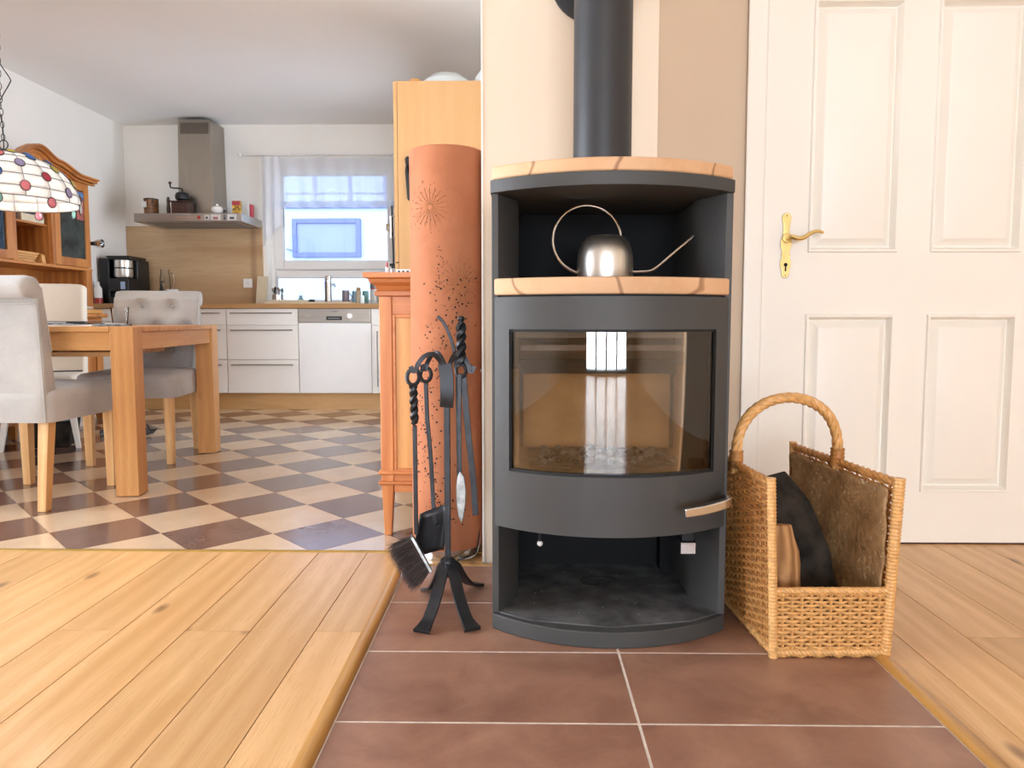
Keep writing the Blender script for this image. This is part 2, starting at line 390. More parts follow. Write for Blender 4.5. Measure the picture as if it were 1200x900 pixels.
def plank_run(x0, x1, ya, yb, joints):
    ys = [ya, ya + 1.9] + [j for j in joints if ya + 2.0 < j < yb - .05] + [yb]
    for a, c in zip(ys, ys[1:]): piece('plank', x0, x1, a, c, 'plank_oak', fl, .0016)
seams = [-.401, -.52] + [-.52 - .1635 * k for k in range(1, 20)]
seams = [s for s in seams if s > -3.7] + [-3.75]
J = [[-2.1, .32, 1.72], [-2.9, -1.1, .55], [-1.6, .1, 1.715], [-2.4, -.5, 1.0], [-1.95, .45, 1.72], [-2.7, -.8, .85]]
JL = {0: [-1.2, .4, 1.72], 1: [-2.4, -.8, .75], 2: [-1.7, -.1, 1.72], 3: [-2.3, -.5, 1.02], 4: [-1.3, .3, 1.72], 5: [-2.2, -.4, .9]}
for i, (a, c) in enumerate(zip(seams[1:], seams)):
    plank_run(a, c, -6.6, 2.327, JL.get(i, J[i % 6]))
rs = [.851, .93, 1.095] + [1.095 + .1665 * k for k in range(1, 13)] + [3.3]
JR = {0: [-1.1, .35], 1: [-2.0, -.2, 1.02], 2: [-1.4, .3, 1.71], 3: [-2.2, -.3, 1.2], 4: [-1.6, .2, 1.71]}
for i, (a, c) in enumerate(zip(rs, rs[1:])): plank_run(a, c, -6.6, 2.447, JR.get(i, J[(i + 2) % 6]))
fs = [-.392 + .2056 * k for k in range(7)]
for i, (a, c) in enumerate(zip(fs, fs[1:])): plank_run(a, c, -6.6, .735, J[(i + 1) % 6])
piece('plank', -.392, -.128, 2.205, 2.327, 'plank_oak', fl, .0016)
# ---- hearth tiles
hf = struct(MB().box(-.366, .816, .735, 2.205, -.05, -.001).build('floor_hearth', 'grout', angle=0), 'brown ceramic hearth tiles with pale joints')
rows = [.735, 1.03, 1.322, 1.617, 1.908, 2.203]
for a, c in zip(rows, rows[1:]):
    piece('tile', -.366, .227, a, c, 'hearth_tile', hf, .0058, .014); piece('tile', .227, .816, a, c, 'hearth_tile', hf, .0058, .014)
# ---- half-round edge strips
def strip(name, x0, x1, y0, y1, axis, mat, h=.007):
    w = (x1 - x0) if axis == 'y' else (y1 - y0)
    prof = [(-w / 2, -.004)] + [(-w / 2 * math.cos(PI * k / 8), h * math.sin(PI * k / 8)) for k in range(9)] + [(w / 2, -.004)]
    b_ = MB()
    if axis == 'y': b_.prism([(p[0] + (x0 + x1) / 2, p[1]) for p in prof], y0, y1, 'y')
    else: b_.prism([(p[0] + (y0 + y1) / 2, p[1]) for p in prof], x0, x1, 'x')
    return struct(b_.build(name, mat))
strip('trim_1', -.403, -.366, .735, 2.205, 'y', 'sill_wood', .009); strip('trim_2', .816, .853, .735, 2.447, 'y', 'sill_wood', .009)
strip('trim_3', -3.75, -.128, 2.327, 2.345, 'x', 'brass_trim', .004); strip('trim_4', -.394, .844, .715, .737, 'x', 'sill_wood', .008)
strip('trim_5', -.366, .816, 2.203, 2.216, 'x', 'sill_wood', .004)
# ---- kitchen checker floor, laid on the diagonal
KX0, KX1, KY0, KY1 = -3.75, -.128, 2.345, 6.75
kf = struct(MB().box(KX0, KX1, KY0, KY1, -.05, -.0018).build('floor_kitchen', 'grout_kitchen', angle=0), 'checkered cream and brown kitchen floor tiles laid diagonally')
HX, HY = .207, .2055
def clip(poly):
    for ax, lim, sg in ((0, KX0, 1), (0, KX1, -1), (1, KY0, 1), (1, KY1, -1)):
        out = []
        for i in range(len(poly)):
            p, q = poly[i - 1], poly[i]; a, c = (p[ax] - lim) * sg, (q[ax] - lim) * sg
            if a * c < 0: t = a / (a - c); out.append((p[0] + (q[0] - p[0]) * t, p[1] + (q[1] - p[1]) * t))
            if c >= 0: out.append(q)
        poly = out
        if len(poly) < 3: return []
    return poly
gx, gy = HX - .0018, HY - .0018
full = {}
for a in range(-12, 9):
    for b_ in range(-3, 24):
        if (a + b_) % 2: continue
        cx, cy = -1.533 + HX * a, 2.5325 + HY * b_
        dark = a % 2 == 0; mt = 'dark_tile' if dark else 'light_tile'
        P = [(cx - gx, cy), (cx, cy - gy), (cx + gx, cy), (cx, cy + gy)]
        inside = all(KX0 <= p[0] <= KX1 and KY0 <= p[1] <= KY1 for p in P)
        if inside:
            if mt not in full: full[mt] = finish(MB().prism([(p[0] - cx, p[1] - cy) for p in P], -.012, 0).mesh('tile'), mt, 0)
            link('tile', full[mt], kf, loc=(cx, cy, 0))
        else:
            Q = clip(P)
            if len(Q) >= 3:
                ax, ay = sum(p[0] for p in Q) / len(Q), sum(p[1] for p in Q) / len(Q)
                MB().prism([(p[0] - ax, p[1] - ay) for p in Q], -.012, 0).build('tile', mt, kf, angle=0, loc=(ax, ay, 0))
# ---- ceiling and walls
struct(MB().box(-3.95, 3.5, -6.8, 7.1, CEIL, CEIL + .12).build('ceiling', 'ceiling_white', angle=0), 'smooth white ceiling')
WX0, WX1, WZ0, WZ1 = -2.42, -1.16, .925, 2.285
wb = MB().box(-3.95, WX0, 6.75, 7.05, 0, CEIL).box(WX1, .3, 6.75, 7.05, 0, CEIL).box(WX0, WX1, 6.75, 7.05, 0, WZ0).box(WX0, WX1, 6.75, 7.05, WZ1, CEIL)
struct(wb.build('wall_back', 'wall_white', angle=0), 'white kitchen wall with the window and range hood')
wl = MB().box(-3.95, -3.75, -6.8, .38, -.06, CEIL).box(-3.95, -3.75, 3.12, 7.05, -.06, CEIL).box(-3.95, -3.75, .38, 3.12, -.06, .12).box(-3.95, -3.75, .38, 3.12, 2.3, CEIL)
struct(wl.build('wall_left', 'wall_white', angle=0), 'white wall behind the wooden hutch')
wr = MB().box(-3.95, -1.75, -6.8, -6.6, -.06, CEIL).box(2.45, 3.5, -6.8, -6.6, -.06, CEIL).box(-1.75, 2.45, -6.8, -6.6, 2.3, CEIL).box(-1.75, 2.45, -6.8, -6.6, -.06, .0)
struct(wr.build('wall_rear', 'wall_peach', angle=0))
struct(MB().box(3.3, 3.5, -6.8, 2.6, -.06, CEIL).build('wall_right', 'wall_peach', angle=0))
struct(MB().box(-.125, .415, 2.235, 2.62, -.06, CEIL).build('wall_chimney', 'wall_peach', angle=0), 'peach plastered chimney breast behind the stove')
struct(MB().box(-.1275, -.122, 2.2325, 2.24, 0, CEIL).build('trim_6', 'bead_lit_white', angle=0), 'corner bead of the chimney breast coloured as a lit white edge')  # corner bead; the light on its edge is put into the white colour
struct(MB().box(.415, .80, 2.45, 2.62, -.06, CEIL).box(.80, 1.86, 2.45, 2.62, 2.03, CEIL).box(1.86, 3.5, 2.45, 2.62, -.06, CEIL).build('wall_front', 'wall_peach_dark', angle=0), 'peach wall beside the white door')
struct(MB().box(-.128, .05, 2.62, 4.76, -.06, CEIL).box(-.128, .05, 6.04, 6.75, -.06, CEIL).box(-.128, .05, 4.76, 6.04, 2.12, CEIL).build('wall_kitchen_side', 'wall_white', angle=0))
# ---- white panelled door with frame
d = bpy.data.objects.new('door_1', None); COL.objects.link(d); d.location = (0, 2.45, 0); struct(d, 'white panelled interior door with brass lever handle')
MB().box(.753, .812, -.018, .17, 0, 2.09).box(1.832, 1.89, -.018, .17, 0, 2.09).box(.753, 1.89, -.018, .17, 2.03, 2.09).build('door_frame', 'door_white', d, .006)
MB().box(.797, .815, -.012, .02, 0, 2.03).build('door_stop', 'frame_white', d, .002)
DX = [(.966, 1.268), (1.377, 1.681)]; DZ = [(.185, .80), (1.008, 1.838)]
leaf = MB().box(.817, DX[0][0], -.006, .036, .006, 2.027).box(DX[0][1], DX[1][0], -.006, .036, .006, 2.027).box(DX[1][1], 1.83, -.006, .036, .006, 2.027)
for a, c in DX: leaf.box(a, c, -.006, .036, .006, DZ[0][0]).box(a, c, -.006, .036, DZ[0][1], DZ[1][0]).box(a, c, -.006, .036, DZ[1][1], 2.027)
lf = leaf.build('door_leaf', 'door_white', d, angle=20)
for a, c in DX:
    for e, g in DZ:
        lev = [(0, -.006), (.003, -.013), (.010, -.013), (.014, -.003), (.019, .013), (.023, .014), (.044, -.003), (.050, -.005)]
        b_ = MB(); vv = []
        for o_, y in lev: vv += [(a + o_, y, e + o_), (c - o_, y, e + o_), (c - o_, y, g - o_), (a + o_, y, g - o_)]
        ff = []
        for k in range(len(lev) - 1):
            for q in range(4): ff.append((4 * k + q, 4 * k + (q + 1) % 4, 4 * k + 4 + (q + 1) % 4, 4 * k + 4 + q))
        k = 4 * (len(lev) - 1); ff.append((k, k + 1, k + 2, k + 3))
        b_.add(vv, ff).build('door_panel', 'door_white', d, angle=25)
# brass plate and lever
prof = [(.0, .218), (.010, .215), (.0155, .205), (.0155, .195), (.012, .178), (.0105, .160), (.013, .142), (.0185, .128), (.0190, .110), (.015, .095), (.0125, .083), (.0165, .078), (.0130, .072), (.0175, .058), (.0185, .042), (.014, .026), (.0125, .016), (.0115, .006), (.006, .001), (0, 0)]
poly = [(.893 + x, .923 + z) for x, z in prof] + [(.893 - x, .923 + z) for x, z in prof[::-1][1:-1]]
dp = MB().prism(poly, -.0105, -.006, 'y').build('handle_plate', 'brass', d, .0015, label='curvy brass handle plate')
MB().cyl(.016, -.024, -.010, (.893, 1.056), 20, 'y').build('rosette', 'brass', dp, .002)
lv = spline([(.893, -.022, 1.056), (.893, -.05, 1.056), (.901, -.056, 1.054), (.918, -.058, 1.049), (.938, -.057, 1.055), (.958, -.056, 1.068), (.978, -.056, 1.074), (.998, -.056, 1.069)], 6)
MB().tube(lv, .0078, 10, scale=[1.05 - .62 * max(0, i / len(lv) - .3) for i in range(len(lv))]).build('lever', 'brass', dp)
MB().cyl(.0065, -.0112, -.0100, (.893, .967), 14, 'y').box(.8905, .8955, -.0112, -.010, .945, .966).build('keyhole', 'black_hole', dp)
for z in (1.131, .931): MB().cyl(.0022, -.0115, -.0100, (.893, z), 8, 'y').build('screw', 'black_hole', dp)
struct(MB().box(.80, 1.86, 2.445, 2.6, -.02, .004).build('trim_7', 'grinder_wood', angle=0), 'dark threshold under the white door')
# ---- kitchen window
w1 = bpy.data.objects.new('window_1', None); COL.objects.link(w1); w1.location = (0, 6.8, 0); struct(w1, 'white kitchen window over the sink')
def frame(b_, x0, x1, z0, z1, t, y0, y1): return b_.box(x0, x0 + t, y0, y1, z0, z1).box(x1 - t, x1, y0, y1, z0, z1).box(x0 + t, x1 - t, y0, y1, z0, z0 + t).box(x0 + t, x1 - t, y0, y1, z1 - t, z1)
frame(MB(), WX0, WX1, WZ0, WZ1, .05, .05, .13).box(WX0 + .05, WX1 - .05, .05, .13, 1.185, 1.26).build('window_frame', 'frame_white', w1, .006)
sf = frame(MB(), WX0 + .045, WX1 - .045, 1.265, WZ1 - .045, .085, .035, .11).build('sash', 'frame_white', w1, .008)
MB().box(WX0 + .125, WX1 - .125, .07, .082, 1.345, WZ1 - .125).build('pane', 'pane_glass', sf, angle=0)
MB().box(WX0 + .05, WX1 - .05, .08, .092, WZ0 + .05, 1.185).build('pane', 'pane_glass', w1, angle=0)
MB().box(WX1 - .075, WX1 - .06, .005, .035, 1.50, 1.56).box(WX1 - .0735, WX1 - .0615, -.004, .008, 1.42, 1.56).build('window_handle', 'white_plastic', sf, .003)
# ---- living-room windows behind and left of the camera, plus an added kitchen one
def big_window(nm, loc, rz, width, z0, z1, parts):
    w = bpy.data.objects.new(nm, None); COL.objects.link(w); w.location = loc; w.rotation_euler = (0, 0, R(rz)); struct(w)
    fb = frame(MB(), -width / 2, width / 2, z0, z1, .07, -.05, .03)
    for k in range(1, parts): x = -width / 2 + width * k / parts; fb.box(x - .07, x + .07, -.05, .03, z0 + .07, z1 - .07)
    fb.build('window_frame', 'frame_white', w, .006)
    for k in range(parts):
        MB().box(-width / 2 + width * k / parts + .07, -width / 2 + width * (k + 1) / parts - .07, -.012, -.004, z0 + .07, z1 - .07).build('pane', 'pane_glass', w, angle=0)
big_window('window_2', (.35, -6.7, 0), 180, 4.2, 0, 2.3, 4); big_window('window_added', (-.03, 5.4, 0), -90, 1.28, 0, 2.12, 2); big_window('window_3', (-3.85, 1.75, 0), 90, 2.74, .12, 2.3, 3)  # the kitchen side window is an unseen addition that lets in extra light

# ================================================================== WOOD STOVE
SW, SAG = .2925, .11; SR = (SW ** 2 + SAG ** 2) / (2 * SAG)
def arc(x, sag=SAG, w=SW):
    r = (w * w + sag * sag) / (2 * sag); return -(math.sqrt(max(r * r - x * x, 0)) - (r - sag))
def dpoly(w, sag, back, n=28):
    return [(-w + 2 * w * k / n, arc(-w + 2 * w * k / n, sag, w)) for k in range(n + 1)] + [(w, back), (-w, back)]
def curved(b_, x0, x1, z0, z1, off, t, n=24):       # slab that follows the bowed front
    xs = [x0 + (x1 - x0) * k / n for k in range(n + 1)]
    return b_.prism([(x, arc(x) + off) for x in xs] + [(x, arc(x) + off + t) for x in xs[::-1]], z0, z1)
st = thing('wood_stove', 'dark grey bow-fronted wood stove with tan stone slabs on the brown hearth', 'stove', (.2175, 1.745, 0))
MB().prism(dpoly(.2925, .11, .445), 0, .04).build('base_plate', 'stove_paint', st, .003)
MB().prism([(-.28, .005), (-.2, -.045), (0, -.085), (.2, -.045), (.28, .005), (.24, .115), (.232, .40), (-.232, .40), (-.24, .115)], .0395, .043).build('compartment_floor', 'stove_floor', st, label='dusty dark floor of the wood compartment')
for s in (-1, 1):
    P = [(s * .2925, 0), (s * .276, .0), (s * .228, .105), (s * .228, .43), (s * .2925, .445)]
    MB().prism(P if s > 0 else P[::-1], .04, 1.086).build('side_panel', 'stove_paint', st, .002)
    MB().box(*sorted((s * .19, s * .23)), .31, .36, .04, .30).build('inner_bracket', 'stove_inner', st)
MB().box(-.232, .232, .36, .44, .04, 1.086).build('back_panel', 'stove_inner', st)
MB().prism(dpoly(.2955, .112, .445), 1.086, 1.117).build('top_plate', 'stove_paint', st, .002)
MB().prism(dpoly(.291, .108, .44), 1.117, 1.150).build('top_slab', 'slab_stone', st, .007, seg=3, label='tan veined stone top slab')
MB().prism(dpoly(.2875, .088, .355), .840, .881).build('shelf_slab', 'slab_stone', st, .005, seg=3, label='tan veined stone shelf slab')
MB().prism(dpoly(.2715, .075, .355), .832, .840).build('shelf_support', 'seal', st)
# bowed door with glass
db = MB(); DW, GX, GZ0, GZ1 = .2855, .2495, .411, .758
curved(db, -DW, DW, GZ1, .835, .004, .03); curved(db, -DW, DW, .268, GZ0, .004, .03)
curved(db, -DW, -GX, GZ0, GZ1, .004, .03, 4); curved(db, GX, DW, GZ0, GZ1, .004, .03, 4)
dr = db.build('stove_door', 'stove_paint', st, angle=25, label='bowed dark grey door with a wide glass')
sl = MB(); curved(sl, -GX, GX, GZ1 - .006, GZ1, .008, .02); curved(sl, -GX, GX, GZ0, GZ0 + .006, .008, .02); curved(sl, -GX, -GX + .006, GZ0, GZ1, .008, .02, 2); curved(sl, GX - .006, GX, GZ0, GZ1, .008, .02, 2)
sl.build('door_seal', 'seal', dr)
g = MB(); curved(g, -GX + .004, GX - .004, GZ0 + .004, GZ1 - .004, .012, .005, 40); g.build('door_glass', 'stove_glass', dr, angle=25)
hb = [(.155, -.140, .338), (.20, -.130, .343), (.245, -.112, .349)]
hp = spline(hb + [(.266, -.098, .352), (.273, -.075, .353), (.270, -.03, .353)], 6)
MB().bar(hp, .015, .021, up=(0, 0, 1)).build('door_handle', 'chrome', dr, .003, label='brushed steel door handle')
# firebox with lining
fb = MB().box(-.26, .26, .345, .36, .27, .832).box(-.265, -.25, .03, .36, .27, .832).box(.25, .265, .03, .36, .27, .832)
fb.prism([(-.26, .02), (-.13, -.05), (0, -.075), (.13, -.05), (.26, .02), (.26, .36), (-.26, .36)], .262, .30).prism([(-.26, .02), (-.13, -.05), (0, -.075), (.13, -.05), (.26, .02), (.26, .36), (-.26, .36)], .82, .832)
fb.build('firebox', 'stove_inner', st)
MB().prism([(-.25, .03), (-.13, -.035), (0, -.06), (.13, -.035), (.25, .03), (.25, .34), (-.25, .34)], .30, .405).build('fire_bed', 'firebrick', st, label='tan firebrick hearth bed')
for k in range(2):
    MB().box(-.215 + .2155 * k, -.0015 + .2155 * k + .001, .325, .344, .406, .655).build('fire_brick', 'firebrick', st, .003, label='tan firebrick lining')
for s in (-1, 1):
    for k in range(2): MB().box(*sorted((s * .225, s * .249)), .06 + .135 * k, .193 + .135 * k, .406, .655).build('fire_brick', 'firebrick', st, .003, label='tan firebrick lining')
MB().box(-.222, .222, .27, .325, .628, .668).build('air_bar', 'stove_inner', st, .002)
MB().hexa([(-.22, .10, .70), (.22, .10, .70), (.22, .33, .66), (-.22, .33, .66)], [(-.22, .10, .715), (.22, .10, .715), (.22, .33, .675), (-.22, .33, .675)]).build('baffle_plate', 'grinder_wood', st)
MB().box(-.245, .245, .03, .05, .735, .82).build('heat_shield', 'shade_gold', st, .003)
MB().prism([(-.20, .06), (0, .0), (.20, .06), (.20, .31), (-.20, .31)], .4045, .408).build('ash_layer', 'ash', st)
for k in range(95):
    a = rnd.uniform(-.17, .19); y = rnd.uniform(.07, .29); r = rnd.uniform(.005, .013)
    MB().sphere((0, 0, 0), r * rnd.uniform(.8, 1.5), r, r * .65, 6, 4).xf(Euler((rnd.uniform(-.6, .6), rnd.uniform(-.6, .6), rnd.uniform(0, 6))).to_matrix().to_4x4()).build('pebble', 'pebble_mat' if k % 3 else 'char', st, angle=0, loc=(a, y, .409 + r * .5))
# controls in the wood compartment
MB().box(.178, .216, -.008, -.004, .197, .226).box(.178, .216, -.008, .055, .222, .226).build('air_lever', 'chrome', st, .0015, label='steel air lever under the stove door')
MB().box(.183, .211, .0, .10, .228, .262).build('lever_box', 'seal', st)
kb = MB().cyl(.0035, .215, .268, (-.172, .02), 10).build('damper_rod', 'seal', st)
MB().sphere((-.172, .02, .214), .0075).build('rod_tip', 'white_plastic', kb)
MB().tube([(.0 + .052 * math.cos(a), .21 + .035 * math.sin(a), .0455) for a in [k * .25 for k in range(24)]] , .0012, 5).build('cable_loop', 'seal', st)
for k in range(14):
    MB().sphere((0, 0, 0), .0011, .0011, .0009, 5, 3).build('crumb', 'grout', st, angle=0, loc=(rnd.uniform(-.19, .19), rnd.uniform(-.05, .3), .0437))
# flue pipe with wall rosette
fp = thing('flue_pipe', 'matt black flue pipe rising from the stove top', 'pipe', (.2175, 1.98, 1.150))
MB().lathe([(.079, .0), (.079, .56)], 40, cap=False).build('pipe', 'pipe_paint', fp)
MB().lathe([(.0815, .0), (.083, .003), (.083, .012), (.0795, .014)], 40, cap=False).build('collar', 'pipe_paint', fp)
el = [(0, 0, .54)] + [(0, .1 - .1 * math.cos(R(a)), .56 + .1 * math.sin(R(a))) for a in range(0, 91, 15)] + [(0, .25, .66)]
MB().tube(el, .079, 32).build('elbow', 'pipe_paint', fp)
MB().lathe([(.079, .244), (.135, .244), (.135, .254), (.079, .254)], 40, (0, 0, .66), False, 'y').build('wall_rosette', 'pipe_paint', fp)

# ================================================================== WATERING CAN
wc = thing('watering_can', 'brushed steel watering can with big hoop handle on the stove shelf', 'watering can', (.212, 1.84, .881))
MB().lathe([(.0, .0), (.070, .0), (.0715, .004), (.0715, .050), (.070, .066), (.066, .082), (.058, .098), (.047, .1095), (.041, .113), (.039, .1125), (.045, .105), (.060, .085), (.067, .05), (.067, .004), (0, .003)], 48).build('body', 'steel_can', wc)
MB().tube(arcpts((-.047, 0, .104), .087, 254, 3, 44, 'xz')[::1], .0038, 10).build('hoop_handle', 'chrome', wc)
MB().tube(spline([(.06, 0, .022), (.09, 0, .023), (.115, 0, .025), (.135, 0, .036), (.165, 0, .062), (.225, 0, .113)], 8), .0036, 10).build('spout', 'chrome', wc)

# ================================================================== FIRE TOOLS
def hook_ring(b_, c, r, t, ax='y'):
    b_.tube([(c[0] + r * math.cos(a), c[1] + (r * .35) * math.sin(a), c[2] + r * 1.25 * math.sin(a)) for a in [k * 2 * PI / 16 for k in range(16)]], t, 7, True)
def twist(b_, p0, p1, w, turns, n=36):
    p0, p1 = Vector(p0), Vector(p1); ax = (p1 - p0).normalized(); u = ax.orthogonal().normalized(); v_ = ax.cross(u)
    for ph in (0, PI):
        b_.tube([p0.lerp(p1, k / n) + (u * math.cos(turns * 2 * PI * k / n + ph) + v_ * math.sin(turns * 2 * PI * k / n + ph)) * w * .5 for k in range(n + 1)], w * .62, 6)
ts = thing('tool_stand', 'black wrought iron fire tool stand beside the stove', 'tool stand', (-.2, 1.87, 0))
for (fx, fy) in ((-.052, -.165), (.078, -.150), (-.075, .125), (.07, .165)):
    pts = spline([(fx * .06, fy * .06, .128), (fx * .22, fy * .2, .112), (fx * .45, fy * .45, .062), (fx * .72, fy * .72, .022), (fx * .98, fy * .98, .006)], 6)
    nn = len(pts); MB().bar(pts, .032, .007, up=(0, 0, 1), scale=[1 + (.5 * max(0, (i / nn - .75) * 4)) if True else 1 for i in range(nn)]).build('foot', 'iron', ts, .0015)
MB().lathe([(.0, .09), (.018, .092), (.025, .11), (.021, .135), (.012, .142), (0, .142)], 10).build('boss', 'iron', ts)
MB().box(-.0078, .0078, -.0078, .0078, .10, .64).build('post', 'iron', ts, .0015)
MB().bar(spline([(.0, -.010, .55), (.002, -.016, .585), (.001, -.014, .63), (-.004, -.010, 0.665)], 5), .036, .007, up=(0, -1, 0)).build('leaf', 'iron', ts, .0015, label='hammered flat leaf at the top of the post')
for (ex, ey, h) in ((-.075, -.035, .0), (.062, -.03, .004), (-.060, .045, .0), (.05, .05, .0)):
    pts = spline([(ex * .04, ey * .1 - .008, .63), (ex * .15, ey * .3, .664), (ex * .42, ey * .6, .690), (ex * .72, ey * .85, .686), (ex * .95, ey, .665), (ex * 1.02, ey, .650), (ex * 1.12, ey, .648), (ex * 1.2, ey, .660)], 6)
    MB().bar(pts, .012, .007, up=(0, 1, 0)).build('hook_arm', 'iron', ts, .001)
# brush
br = thing('hearth_brush', 'iron hearth brush with dark bristles hanging from the tool stand', 'brush', (-.284, 1.835, 0))
b_ = MB(); hook_ring(b_, (0, 0, .632), .016, .0055); b_.build('ring', 'iron', br)
b_ = MB(); twist(b_, (0, 0, .614), (.003, 0, .51), .0105, 2.5); b_.build('twisted_grip', 'iron', br)
MB().bar([(.003, 0, .505), (.004, 0, .215)], .0105, .0105).build('rod', 'iron', br, .001)
ax = Vector((.047, 0, -.088)).normalized(); nrm = Vector((-.088, -.02, -.047)).normalized(); sd = ax.cross(nrm)
o0 = Vector((-.004, -.003, .213))
def ob(s, a, c): return tuple(o0 + ax * s + sd * a + nrm * c)
MB().hexa([ob(0, -.019, 0), ob(.105, -.019, 0), ob(.105, .019, 0), ob(0, .019, 0)], [ob(0, -.019, .008), ob(.105, -.019, .008), ob(.105, .019, .008), ob(0, .019, .008)]).build('brush_plate', 'iron_tip', br, .001, label='grey metal brush back')
b_ = MB()
for k in range(2600):
    s, a = rnd.uniform(.003, .102), rnd.uniform(-.017, .017); L = rnd.uniform(.050, .080)
    p = Vector(ob(s, a, .006)); spread = nrm + ax * ((s - .04) * 3.4 + rnd.gauss(0, .13)) + sd * (a * 9 + rnd.gauss(0, .13)) + Vector((0, 0, -.1))
    q = p + spread.normalized() * L; t = Vector((rnd.uniform(-1, 1), rnd.uniform(-1, 1), rnd.uniform(-1, 1))).cross(spread).normalized() * .0014
    u = t.cross(spread.normalized())
    b_.add([p + t, p - t * .5 + u * .87, p - t * .5 - u * .87, q], [(0, 1, 3), (1, 2, 3), (2, 0, 3)])
b_.build('bristles', 'bristle', br, angle=0, kind='stuff', label='dark brown bristles')
# shovel
sh = thing('ash_shovel', 'black ash shovel hanging behind the hearth brush', 'shovel', (-.262, 1.915, 0))
b_ = MB(); hook_ring(b_, (0, 0, .632), .015, .0055); b_.build('ring', 'iron', sh)
MB().bar([(0, 0, .616), (.003, 0, .51)], .011, .011).build('grip', 'iron', sh, .002)
MB().bar(spline([(.003, 0, .515), (.012, 0, .40), (.018, -.002, .28), (.022, -.01, .24), (.03, -.02, .225)], 6), .0105, .0105).build('rod', 'iron', sh, .001)
b_ = MB()
def pan(u, v_): # u across, v down
    w = .042 + .006 * v_; x = -w + 2 * w * u; lip = (abs(2 * u - 1) ** 4) * .014
    return (.024 + x * .95 - .022 * v_, -.012 - lip + .012 * v_, .262 - .125 * v_ + .028 * (u - .5) + (.006 if v_ == 0 else 0))
b_.grid(pan, 12, 8); o = b_.build('pan', 'iron', sh); md = o.modifiers.new('solid', 'SOLIDIFY'); md.thickness = .003
# tongs
tg = thing('fire_tongs', 'black iron fire tongs with twisted grip and silver leaf tip', 'tongs', (-.160, 1.845, 0))
b_ = MB(); hook_ring(b_, (.0, 0, .648), .013, .005); b_.build('ring', 'iron', tg)
b_ = MB(); twist(b_, (0, 0, .668), (.001, 0, .775), .013, 2.2); b_.sphere((.001, 0, .783), .010, .010, .008); b_.build('twisted_grip', 'iron', tg)
MB().bar(spline([(-.003, -.006, .64), (-.004, -.008, .5), (-.003, -.01, .37)], 6), .010, .007, up=(0, -1, 0)).build('tong_arm', 'iron', tg, .001)
MB().bar(spline([(.006, .004, .64), (.016, .006, .5), (.030, .008, .36), (.036, .008, .262)], 6), .016, .006, up=(0, -1, 0)).build('tong_arm', 'iron', tg, .001)
lfp = [(-.003, .385), (.008, .372), (.013, .335), (.012, .30), (.006, .262), (.0, .245), (-.008, .265), (-.013, .30), (-.013, .345), (-.009, .372)]
MB().prism([(x, z) for x, z in lfp], -.016, -.010, 'y').build('leaf_tip', 'iron_tip', tg, .002, label='shiny hammered silver tongs tip')
# poker
pk = thing('fire_poker', 'black fire poker with a curved bent grip behind the tongs', 'poker', (-.178, 1.925, 0))
MB().bar(spline([(-.052, 0, .79), (-.035, 0, .772), (-.018, 0, .735), (-.006, 0, .69), (-.003, 0, .65), (.0, 0, .632), (.018, 0, .630)], 7), .0085, .0085).build('grip', 'iron', pk, .001)
MB().bar([(.0, 0, .635), (.004, 0, .24)], .0085, .0085).build('rod', 'iron', pk, .001)

# ================================================================== LOG BASKET
bk = thing('log_basket', 'tall-sided wicker log basket with arched handle beside the stove', 'basket', (.70, 1.84, 0))
BO = Vector((.70, 1.84, 0))
cor = {'nl': ((.583, 1.600, 0), (.566, 1.597, .418)), 'nr': ((.842, 1.606, 0), (.857, 1.600, .418)), 'fl': ((.553, 2.06, 0), (.535, 2.07, .418)), 'fr': ((.800, 2.06, 0), (.800, 2.085, .418))}
cor = {k: (Vector(a) - BO, Vector(b2) - BO) for k, (a, b2) in cor.items()}
def weave(name, A, B, z1, inward, stakes, rows, mat, r=.0041, sr=.0036):
    (a0, a1), (b0, b1) = A, B
    def P(s, t): return (a0.lerp(b0, s)).lerp(a1.lerp(b1, s), t)
    tz = z1 / .418; nrm = (b0 - a0).cross(Vector((0, 0, 1))).normalized() * (-1 if inward else 1)
    b_ = MB()
    for k in range(stakes + 1):
        s = (k + .0) / stakes
        b_.tube([P(s, 0.012), P(s, tz * .5), P(s, tz)], sr, 5)
    seg = stakes * 2
    for j in range(rows):
        t = tz * (j + .5) / rows; ph = (j % 2)
        jit = rnd.uniform(-.0008, .0008)
        b_.tube([P(k / seg, t) + nrm * ((.0052 if ((k // 2 + ph) % 2) else -.0052) * (1 if k % 2 == 0 else .0)) + Vector((0, 0, jit + rnd.uniform(-.0009, .0009))) for k in range(seg + 1)], r * rnd.uniform(.85, 1.1), 5)
    return b_.build(name, mat, bk, angle=60, kind='stuff')
weave('side_weave', cor['nl'], cor['fl'], .405, False, 15, 44, 'wicker')
weave('side_weave', cor['nr'], cor['fr'], .405, True, 15, 44, 'wicker')
weave('front_weave', cor['nl'], cor['nr'], .155, False, 12, 17, 'wicker_light', .0042, .0040)
weave('back_weave', cor['fl'], cor['fr'], .155, False, 12, 18, 'wicker')
for k, rr in (('nl', .0105), ('nr', .0125), ('fl', .0105), ('fr', .0105)):
    a, c = cor[k]; n_ = 150
    MB().tube([a.lerp(c + (c - a) * .01, i / n_) for i in range(n_ + 1)], rr, 10, scale=[1 + .10 * math.sin(i * PI * .66) for i in range(n_ + 1)]).build('post', 'wicker_light', bk, angle=60)
